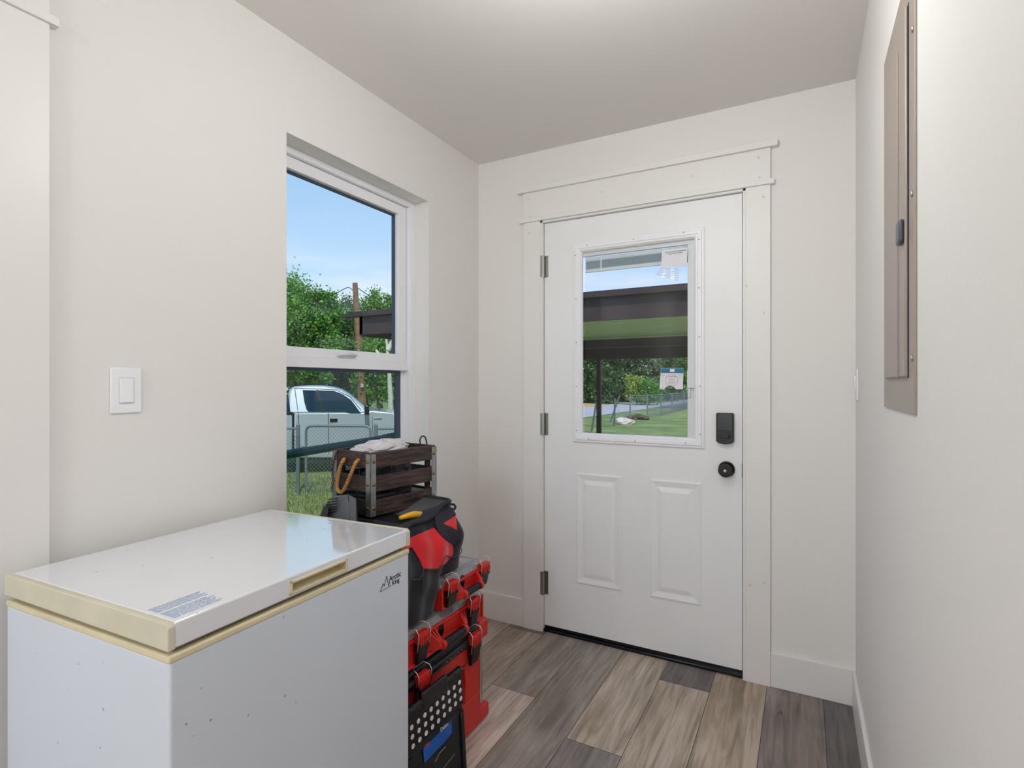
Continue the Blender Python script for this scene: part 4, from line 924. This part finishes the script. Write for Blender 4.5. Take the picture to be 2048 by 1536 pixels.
strip('side_street', [(-9.4, 38), (-6.5, 39.5), (-2, 41)]+[(-9.4, 43.5), (-6.5, 45), (-2, 47)], 'asphalt', .03)
# grass blades near the window
def leaves_obj(name, cent, size, m, var, parent=None, flat=False):
    n = len(cent); a = RNG.normal(size=(n, 3)); a /= np.linalg.norm(a, axis=1)[:, None]
    if flat: a = np.stack([RNG.normal(scale=.35, size=n), RNG.normal(scale=.35, size=n), np.ones(n)], 1); a /= np.linalg.norm(a, axis=1)[:, None]
    b_ = np.cross(a, RNG.normal(size=(n, 3))); b_ /= np.linalg.norm(b_, axis=1)[:, None]
    s = size*RNG.uniform(.6, 1.3, n)[:, None]
    wdt = .08 if flat else .32
    v0 = cent; v1 = cent+a*s*.5+b_*s*wdt; v2 = cent+a*s; v3 = cent+a*s*.5-b_*s*wdt
    V = np.stack([v0, v1, v2, v3], 1).reshape(-1, 3)
    if parent is not None:
        iv = np.array(rootmat(parent).inverted()); V = V @ iv[:3, :3].T + iv[:3, 3]
    me = bpy.data.meshes.new(name); me.vertices.add(4*n); me.vertices.foreach_set('co', V.astype(np.float32).ravel()); me.loops.add(4*n); me.loops.foreach_set('vertex_index', np.arange(4*n, dtype=np.int32))
    me.polygons.add(n); me.polygons.foreach_set('loop_start', np.arange(0, 4*n, 4, dtype=np.int32)); me.polygons.foreach_set('loop_total', np.full(n, 4, dtype=np.int32))
    me.update(calc_edges=True); at = me.attributes.new('leafv', 'FLOAT', 'FACE'); at.data.foreach_set('value', var.astype(np.float32)); me.materials.append(M[m])
    o = bpy.data.objects.new(name, me); COL.objects.link(o)
    if parent is not None: o.parent = parent
    return o
def blades():
    out = []
    while len(out) < 26000:
        Z = RNG.uniform(5.5, 11); px = RNG.uniform(540, 830); p = ond(px, 900, Z); out.append((p.x, p.y, G(p.x, p.y)-.01))
    c = np.array(out); o = leaves_obj('grass', c, .085, 'blade', RNG.random(len(c)), flat=True); o['kind'] = 'stuff'; tag(o, 'tufts of green grass growing round the chain link gate outside', 'grass')
blades()
def tree(name, label, base, blobs, n, leaf, m, trunk=.12, cat='tree', bark='bark', group=None, clump=60):
    t = thing(name, label, cat, base, 0, group); bs = Vector(base)
    C_ = []
    vol = np.array([b_[1] for b_ in blobs])**2; vol = vol/vol.sum()
    for (c, r_), w_ in zip(blobs, vol):
        k = max(6, int(clump*w_*2)); d_ = RNG.normal(size=(k, 3)); d_ /= np.linalg.norm(d_, axis=1)[:, None]; cc_ = np.array(c)+d_*r_*RNG.uniform(.35, .95, k)[:, None]
        nn_ = int(n*w_); idx = RNG.integers(0, k, nn_); C_.append(cc_[idx]+RNG.normal(scale=r_*.15, size=(nn_, 3)))
    c = np.concatenate(C_); cz_ = G(base[0], base[1])+.05; c[:, 2] = np.maximum(c[:, 2], cz_)
    va = RNG.random(len(c))
    leaves_obj('foliage', c, leaf, m, va, t)
    tb = MB(); top = Vector(blobs[0][0]); mid = bs.lerp(top, .45)+Vector((.05, .0, 0)); tb.tube([bs, mid, top], [trunk, trunk*.75, trunk*.3], 8)
    for (c_, r_) in blobs:
        tb.tube([mid, mid.lerp(Vector(c_), .6)+Vector((0, 0, .1)), Vector(c_)], [trunk*.5, trunk*.3, trunk*.12], 6)
        for k in range(3):
            q = Vector(c_)+Vector(RNG.normal(size=3)*r_*.5); tb.tube([mid.lerp(Vector(c_), .7), q], [trunk*.2, trunk*.06], 5)
    tb.build('trunk', bark, t); return t
def V3(px, py_, Z): return tuple(ond(px, py_, Z))
def foot(px, Z): p = ond(px, 900, Z); return (p.x, p.y, G(p.x, p.y))
gw = 'trees beyond the truck'
tree('broadleaf_tree', 'large bright green tree behind the truck cab, tallest at the left of the window', foot(590, 15.5), [(V3(596, 645, 15.5), 1.25), (V3(645, 625, 15.5), .62), (V3(572, 600, 15.3), .55), (V3(560, 640, 15.5), 1.2), (V3(648, 665, 15.6), .85), (V3(588, 700, 15.5), 1.0), (V3(630, 600, 15.4), .4), (V3(585, 745, 14.5), .45), (V3(630, 750, 15), .5)], 34000, .085, 'leafA', .14, group=gw)
tree('broadleaf_tree', 'dark leafy tree left of the leaning utility pole', foot(680, 18), [(V3(676, 660, 18), .95), (V3(660, 700, 18), 1.0), (V3(692, 690, 18), .9), (V3(672, 735, 18), 1.0), (V3(640, 725, 18), .9), (V3(700, 745, 18), .8)], 24000, .085, 'leafB', .13, group=gw)
tree('broadleaf_tree', 'grey green feathery tree top between the big tree and the pole', foot(675, 23), [(V3(674, 625, 23), .8), (V3(690, 650, 23), 1.0), (V3(660, 660, 23), .9)], 11000, .085, 'leafD', .12, group=gw)
tree('broadleaf_tree', 'loose green tree right of the utility pole above the carport roof', foot(760, 19), [(V3(752, 625, 19), .75), (V3(772, 612, 19), .6), (V3(765, 660, 19), 1.2), (V3(735, 655, 19), .7), (V3(790, 645, 19), .9)], 13000, .095, 'leafA', .12, group=gw)
tree('broadleaf_tree', 'bright green shrubby tree under the carport end right of the pole', foot(758, 16.5), [(V3(752, 700, 16.5), .75), (V3(775, 715, 16.5), .8), (V3(750, 755, 16.5), .75), (V3(785, 760, 16.5), .8)], 12000, .085, 'leafA', .08, group=gw)
tree('bush', 'dark bush low behind the truck roof', foot(640, 20), [(V3(600, 760, 21), .9), (V3(640, 765, 20), 1.2), (V3(690, 765, 20), 1.2), (V3(720, 775, 20), 1.0), (V3(560, 765, 21), 1.2)], 14000, .11, 'leafB', .06, cat='bush')
dw = MB(); 
for pts in (((781, 800), (778, 740), (774, 690), (770, 660)), ((778, 745), (765, 720), (752, 700)), ((776, 700), (786, 680))):
    P = [ond(x, y, 14.6) for x, y in pts]; dw.tube(P, [.07*(1-.25*k) for k in range(len(P))], 7)
P = ond(781, 800, 14.6); dw.tube([Vector((P.x, P.y, G(P.x, P.y))), P], .075, 7)
tag(dw.build('dead_tree', 'deadwood', None), 'pale bare dead tree trunk at the right edge of the window view', 'tree')
# utility pole with wires
up = thing('utility_pole', 'leaning weathered wooden utility pole behind the truck', 'utility pole', foot(725, 16))
P1_ = ond(710, 566, 16); P2_ = ond(724, 800, 16); dn = (P2_-P1_).normalized(); gbase = P2_+dn*((P2_.z-G(P2_.x, P2_.y))/abs(dn.z))
MB().tube([gbase, P1_], [.15, .075], 12).build('pole', 'pole', up, smooth=False)
MB().box(*(lambda p: (p.x-.03, p.x+.03, p.y-.02, p.y+.02, p.z-.05, p.z+.05))(ond(724, 771, 15.8))).build('number_tag', 'paper', up)
for pts in (((709, 584), (704, 579), (697, 575), (688, 578), (674, 586), (661, 593), (630, 612)), ((714, 575), (720, 579), (730, 586), (743, 595), (790, 628)), ((711, 598), (690, 605), (665, 615))):
    MB().tube(resamp([ond(x, y, 16) for x, y in pts], 4), .012, 5).build('service_wire', 'wire', up)
# white house glimpsed under the tree
hb_ = thing('white_house', 'white building glimpsed under the tree branches behind the truck', 'building', foot(585, 42))
p = Vector(foot(585, 42)); MB().box(p.x-6, p.x+2.2, p.y-3, p.y+3, G(p.x, p.y), 2.2).build('wall', 'house', hb_)
MB().prism([Vector((p.x-6.3, p.y-3.4, 2.2)), Vector((p.x-6.3, p.y+3.4, 2.2)), Vector((p.x-6.3, p.y, 3.3))], (8.9, 0, 0)).build('roof', 'house', hb_)

# ---- truck
ZT = 11.6; dep = FV*1.85
TN = ray(705, 769).normalized(); TC = ond(680, 769, ZT)
def TP(x, y, d_=0): return onp(x, y, TC, TN)+TN*d_
TK = thing('pickup_truck', 'silver extended cab pickup truck parked beyond the chain link gate', 'truck', tuple(TP(620, 940, .9)))
TK.location.z = G(TP(620, 900).x, TP(620, 900).y); ROOTM[TK.name] = Matrix.Translation(TK.location)
def arc(cx_, cy_, r_, a0_, a1_, n=10): return [(cx_+r_*math.cos(R(a0_+(a1_-a0_)*k/n)), cy_-r_*math.sin(R(a0_+(a1_-a0_)*k/n))) for k in range(n+1)]
def flatprism(poly, d0, d1, name, m, par, bev=.03):
    mb = MB().prism([TP(x, y, d0) for x, y in poly], TN*(d1-d0)); return mb.build(name, m, par, bev, 3)
gy_ = 769+(HC-TK.location.z)/ZT*F
wc = gy_-37
body = [(588, 826), (735, 825), (742, 821), (783, 825), (822, 834), (838, 848), (842, 880), (845, 908), (836, 913)]+arc(797, wc, 40, 5, 175)+[(742, 916), (588, 916)]
flatprism(body, 0, 1.85, 'cab_body', 'truck', TK)
bed = [(395, 829), (584, 827), (584, 914), (520, 914)]+arc(478, wc, 40, 5, 175)+[(397, 908)]
flatprism(bed, 0.02, 1.83, 'bed', 'truck', TK)
flatprism([(396, 825.5), (586, 824), (586, 829), (396, 831)], .0, .12, 'bed_rail', 'black', TK, .01)
def cabp(poly, d0, d1, inset, name, m, bev=.05):  # side glass leans inwards to the roof
    lo = min(p[1] for p in poly)
    def q(x, y, far): k = (826-y)/55*inset; return TP(x, y, (d1-k) if far else (d0+k))
    n = len(poly); vs = [q(x, y, 0) for x, y in poly]+[q(x, y, 1) for x, y in poly]
    return MB().add(vs, [tuple(range(n-1, -1, -1)), tuple(range(n, 2*n))]+[(i, (i+1) % n, n+(i+1) % n, n+i) for i in range(n)]).build(name, m, TK, bev, 3)
cab = [(574, 828), (575, 786), (579, 776), (588, 772.5), (615, 770.5), (645, 771), (668, 774), (684, 779), (700, 789), (728, 812), (738, 828)]
cabp(cab, 0.0, 1.85, .17, 'cabin', 'truck')
def sidepane(poly, name, m, off, thick=.012):
    def q(x, y, o_): k = max(0, (826-y))/55*.17; return TP(x, y, k-o_)
    n = len(poly); vs = [q(x, y, off) for x, y in poly]+[q(x, y, off-thick-.02) for x, y in poly]
    return MB().add(vs, [tuple(range(n-1, -1, -1)), tuple(range(n, 2*n))]+[(i, (i+1) % n, n+(i+1) % n, n+i) for i in range(n)]).build(name, m, TK)
sidepane([(604, 780), (631, 781), (644, 824), (618, 824), (613, 820), (608, 804)], 'rear_side_window', 'carglass', .004)
sidepane([(633, 780.5), (668, 782), (684, 788), (702, 800), (722, 827), (700, 827), (690, 824), (646, 824)], 'front_side_window', 'carglass', .004)
sidepane([(631, 780), (636, 780), (650, 824), (643, 824)], 'door_pillar', 'blackg', .008)
sidepane([(573, 790), (575, 790), (581, 824), (573, 824)], 'rear_window', 'carglass', .004)
def seam(pts, name='door_seam'): return MB().tube([TP(x, y, max(0, (826-y))/55*.17-.004) for x, y in pts], .007, 5).build(name, 'ink', TK)
seam([(656.5, 826), (657, 870), (657.5, 908)]); seam([(588, 777), (592, 800), (597, 830), (598, 905)]); seam([(588, 777), (640, 778), (672, 780), (700, 794), (722, 820)]); seam([(744, 822), (746, 870), (745, 905)])
flatprism([(660, 837), (675, 837), (675, 843), (660, 844)], -.03, .02, 'door_handle', 'blackg', TK, .005)
flatprism([(728, 811), (737, 810), (738.5, 828), (729, 829)], -.26, -.08, 'side_mirror', 'blackg', TK, .02)
MB().tube([TP(735, 822, -.1), TP(731, 824, .03)], .03, 6).build('mirror_arm', 'blackg', TK)
flatprism([(748, 836), (763, 836), (764, 838.5), (748, 838.5)], -.012, .0, 'fender_badge', 'chrome', TK, .002)
MB().tube([TP(761, 823, .5), TP(761, 818, .5)], .012, 5).build('antenna_base', 'black', TK)
ap = MB().tube([TP(x, y, -.005) for x, y in arc(797, wc, 43, 8, 172, 16)], .03, 6).build('wheel_arch_lip', 'truck', TK, smooth=True)
MB().prism([TP(x, y, -.015) for x, y in ((590, 916), (744, 916), (744, 921), (590, 921))], TN*.12).build('running_board', 'black', TK)
for wx in (478, 797):
    for dd in (.03, 1.56):
        a = TP(wx, gy_-37, dd); b2 = a+TN*.26
        wh = MB().tube([a, a+TN*.03, b2-TN*.03, b2], [.355, .395, .395, .355], 28).build('wheel', 'tyre', TK); MB().tube([a-TN*.01, a+TN*.05], [.24, .26], 20).build('rim', 'nickel', wh)

# ---- chain link gate, fence
def mesh_wires(mb, A, B, z0, z1, pitch, r_):
    A = Vector(A); B = Vector(B); Ln = (B-A).length; d_ = (B-A)/Ln; H_ = z1-z0; n = int((Ln+H_)/pitch)
    for s in (0, 1):
        for k in range(-int(H_/pitch)-1, int(Ln/pitch)+2):
            a0_ = k*pitch; pts = []
            t0, t1 = a0_, a0_+H_; z_a, z_b = (0, H_) if s == 0 else (H_, 0)
            # clip to [0, Ln]
            if t1 < 0 or t0 > Ln: continue
            c0_, c1_ = max(t0, 0), min(t1, Ln)
            if c1_-c0_ < .01: continue
            f0 = (c0_-t0)/H_; f1 = (c1_-t0)/H_; za = z0+z_a+(z_b-z_a)*f0; zb_ = z0+z_a+(z_b-z_a)*f1
            mb.tube([A+d_*c0_+Vector((0, 0, za-0)), A+d_*c1_+Vector((0, 0, zb_))], r_, 4, caps=False)
    return mb
Zg = 9.2; gl = ond(612, 900, Zg); gr = ond(741, 900, Zg); gl.z = 0; gr.z = 0; gz = G(gl.x, gl.y)
GT = thing('chain_link_gate', 'chain link yard gate with rounded tubular frame in front of the truck', 'gate', (gl.x, gl.y, gz))
z0_, z1_ = ond(612, 992, Zg).z, ond(612, 852, Zg).z; gd = (gr-gl).normalized(); rc_ = .09
def gp_(t, z): return gl+gd*t+Vector((0, 0, z))
Lg = (gr-gl).length; path = []
for cx_, cz_, a0_ in ((rc_, z1_-rc_, 180), (Lg-rc_, z1_-rc_, 90), (Lg-rc_, z0_+rc_, 0), (rc_, z0_+rc_, -90)):
    for k in range(5): a = R(a0_-90*k/4); path.append(gp_(cx_+rc_*math.cos(a), cz_+rc_*math.sin(a)))
MB().tube(path, .021, 10, closed=True).build('gate_frame', 'fence', GT, smooth=True)
mesh_wires(MB(), gl, gr, z0_, z1_, .065, .0022).build('wire_mesh', 'fence', GT)
MB().tube([gp_(.02, z1_-.35), gp_(-.1, z1_-.35)], .015, 6).build('gate_latch', 'fence', GT)
for lab_, (pxa, pxb), in (('chain link fence to the left of the gate behind the freezer wall', (430, 596)), ('chain link fence to the right of the gate', (752, 900))):
    A = ond(pxa, 900, Zg); B = ond(pxb, 900, Zg); A.z = B.z = 0
    t = thing('chain_link_fence', lab_, 'fence', (A.x, A.y, gz)); zt_ = ond(600, 857, Zg).z
    MB().tube([A+Vector((0, 0, zt_)), B+Vector((0, 0, zt_))], .019, 8).build('top_rail', 'fence', t)
    mesh_wires(MB(), A, B, gz+.02, zt_, .065, .0022).build('wire_mesh', 'fence', t)
    for q in (A, B): MB().tube([q+Vector((0, 0, gz)), q+Vector((0, 0, zt_+.06)), q+Vector((0, 0, zt_+.09))], [.032, .032, .012], 10).build('fence_post', 'fence', t)
# far fence along the lawn
FP = [(-7.31, 25.36), (-6.84, 26.75), (-6.63, 28.70), (-6.67, 31.64), (-6.87, 36.17), (-7.0, 42)]
t = thing('chain_link_fence', 'low chain link fence crossing the lawn in front of the road, seen through the door', 'fence', (-7.31, 25.36, -.42))
for a, b_ in zip(FP, FP[1:]):
    A = Vector((*a, 0)); B = Vector((*b_, 0)); MB().tube([A+Vector((0, 0, .70)), B+Vector((0, 0, .70))], .025, 6).build('top_rail', 'fence', t)
    mesh_wires(MB(), A, B, -.42, .70, .16, .0045).build('wire_mesh', 'fence', t)
for i, a in enumerate(FP): MB().tube([Vector((*a, -.45)), Vector((*a, .74 if i else .80))], .035, 8).build('fence_post', 'fence', t)
lp_ = [((1183, 863, -6.594, 18.07), (1193, 804, 18.07)), ((1220, 845, -7.446, 22.74), (1239, 792, 22.7)), ((1228.5, 851, -6.75, 21.15), (1229.8, 797, 21.1))]
for i, ((bx0, by0_, wx, wy), (tx, ty, _)) in enumerate(lp_):
    base = onz(bx0, by0_, -.42); Zb = (base-CO).dot(FV); top = ond(tx, ty, Zb*.985)
    tag(MB().tube([base, top], .035, 8).build('leaning_post', 'fence', None), ['loose steel fence post leaning left of the carport post', 'loose steel post leaning beside the concrete chunk', 'upright short steel post behind the concrete chunk'][i], 'post')
tg = MB(); A = onz(1216, 853, -.42); B = onz(1262, 842, -.42); 
for k in range(9):
    a = A.lerp(B, k/8); tg.tube([a, a+Vector((.2*math.sin(k), .2, .35+.25*math.sin(k*2.1)))], .008, 4)
    tg.tube([a+Vector((0, 0, .1+.04*k % .3)), A.lerp(B, min(1, (k+2)/8))+Vector((0, .1, .25))], .008, 4)
tag(tg.build('fallen_fence_wire', 'fence', None), 'tangle of fallen fence wire on the grass around the concrete chunk', 'wire')
rk = onz(1247, 849, -.42); tag(crumple('concrete_chunk', 'x', 'x', 'concrete', rk+Vector((0, 0, .10)), (.42, .20, .17), 21, 16), 'pale broken concrete chunk lying on the lawn by the fence', 'concrete chunk')
bp_ = onz(1279, 839, -.42); tag(crumple('brush_pile', 'x', 'x', 'bark', bp_+Vector((0, 0, .08)), (.5, .25, .14), 5, 14), 'brown brush pile on the grass by the wire fence', 'brush pile')

# ---- carport
YN, YF_ = 5.1, 9.0
CPT = thing('carport', 'dark brown metal carport with ribbed roof deck outside the door', 'carport', (-2.6, 7, -.6))
nl_ = ony(690, 640, YN); zt_ = ony(1166, 590, YN).z; zlip = zt_-.045; zfb = ony(1300, 635, YN).z
xl_ = nl_.x; xl2 = ony(719, 660, YN).x; xr_ = 2.6
MB().box(xl_, xr_, YN-.06, YN+.02, zlip, zt_).build('drip_edge', 'brown', CPT, .005)
MB().box(xl2, xr_, YN, YN+.04, zfb, zlip).build('fascia', 'brown', CPT)
MB().box(xl2-.05, xr_, YN-.05, YF_+.05, zt_-.02, zt_+.02).build('roof_sheet', 'brown', CPT)
dk = MB(); zd = zfb+.06; n = int((YF_-YN-.1)/.23)
for k in range(n):
    y0 = YN+.05+k*.23; dk.hexa([Vector(v) for v in ((xl2+.04, y0+.05, zd), (xr_, y0+.05, zd), (xr_, y0+.18, zd), (xl2+.04, y0+.18, zd), (xl2+.04, y0, zd+.12), (xr_, y0, zd+.12), (xr_, y0+.23, zd+.12), (xl2+.04, y0+.23, zd+.12))])
o = dk.build('roof_deck', 'soffit', CPT); o['label'] = 'pale green ribbed roof deck'
zfar = ony(1300, 716.5, YF_).z
MB().box(xl2, xr_, YF_, YF_+.06, zfar, zt_).build('far_fascia', 'brown', CPT)
MB().box(xl2, xl2+.05, YN, YF_, zfb-.02, zt_-.03).build('side_beam', 'brown', CPT)
mbx = ony(1250, 700, 7.2); MB().box(xl2, xr_, 7.5, 7.6, zfb-.10, zfb+.02).build('cross_beam', 'brown', CPT)
for px in (1198,):
    q = ony(px, 800, YF_+.03); MB().box(q.x-.035, q.x+.035, q.y-.035, q.y+.035, G(q.x, q.y)-.05, zfar+.02).build('post', 'brown', CPT)
MB().box(xr_-.08, xr_, YF_-.03, YF_+.04, -.5, zfar+.02).build('post', 'brown', CPT)
MB().box(xr_-.08, xr_, YN, YN+.07, -.7, zfb+.02).build('post', 'brown', CPT)

# ---- green bar modelled in place of a reflection in the window glass
PR = thing('reflection_bar', 'dark green bar outside the window standing in for a reflection in the glass', 'reflection bar', (-2.4, 2.2, -.5))
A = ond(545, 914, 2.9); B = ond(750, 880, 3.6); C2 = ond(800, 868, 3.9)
MB().tube([A, B, C2], [.026, .024, .022], 8).build('reflection_streak', 'dkgreen', PR, .0, smooth=False)
MB().tube([C2, ond(789, 800, 3.9)], [.03, .012], 8).build('reflection_tip', 'dkgreen', PR)
for q in (A, C2): MB().tube([Vector((q.x, q.y, G(q.x, q.y))), q], .022, 8).build('added_post', 'dkgreen', PR)

# ---- trees beyond the road, seen through the door
gd_ = 'trees beyond the road'
spec = [(1130, 48, 'leafB', 'dark green tree beyond the road, farthest left in the door glass'), (1178, 50, 'leafA', 'mid green tree beyond the road left of the carport post'), (1216, 47, 'leafB', 'dark green tree beyond the road right of the carport post'),
        (1246, 52, 'leafD', 'grey green tree beyond the road behind the leaning posts'), (1292, 50, 'leafD', 'tall grey green tree behind the yellow green bush'), (1328, 54, 'leafB', 'dark tree beyond the road behind the warning label'), (1362, 60, 'leafA', 'bright tree beyond the road at the right edge of the door glass'), (1410, 62, 'leafB', 'dark tree beyond the road hidden past the door glass edge')]
for px, Z, m_, lb_ in spec:
    k = Z/50
    tree('roadside_tree', lb_, foot(px, Z), [(V3(px, 735, Z), 1.5*k), (V3(px-14, 760, Z), 1.4*k), (V3(px+14, 762, Z-.5), 1.4*k), (V3(px, 785, Z-1), 1.4*k), (V3(px+6, 700, Z), 1.6*k), (V3(px-10, 705, Z+.6), 1.4*k)], 11000, .24, m_, .2, group=gd_)
tree('yellow_bush', 'yellow green bush in front of the trees across the road', foot(1274, 44), [(V3(1268, 765, 44), .75), (V3(1275, 780, 44), .9), (V3(1262, 788, 44), .7), (V3(1288, 786, 44), .8)], 3600, .17, 'leafC', .05, cat='bush')
tree('bush', 'deep green rounded bush beside the yellow one across the road', foot(1298, 43), [(V3(1298, 778, 43), .95), (V3(1312, 788, 43), .8), (V3(1292, 792, 43), .7)], 3600, .16, 'leafA', .05, cat='bush')

# far trees closing the view to the right of the road, one uncounted mass
tc_ = []
for k in range(60):
    x_ = RNG.uniform(-9, 40); y_ = RNG.uniform(70, 90); c = np.array([x_, y_, RNG.uniform(.5, 6)]); tc_.append(c+RNG.normal(scale=(1.6, 1.2, 1.2), size=(450, 3)))
tc_ = np.concatenate(tc_); tc_[:, 2] = np.maximum(tc_[:, 2], -.4)
o = leaves_obj('distant_foliage', tc_, .42, 'leafB', RNG.random(len(tc_))); o['kind'] = 'stuff'; tag(o, 'distant mass of trees beyond the end of the lawn', 'trees')
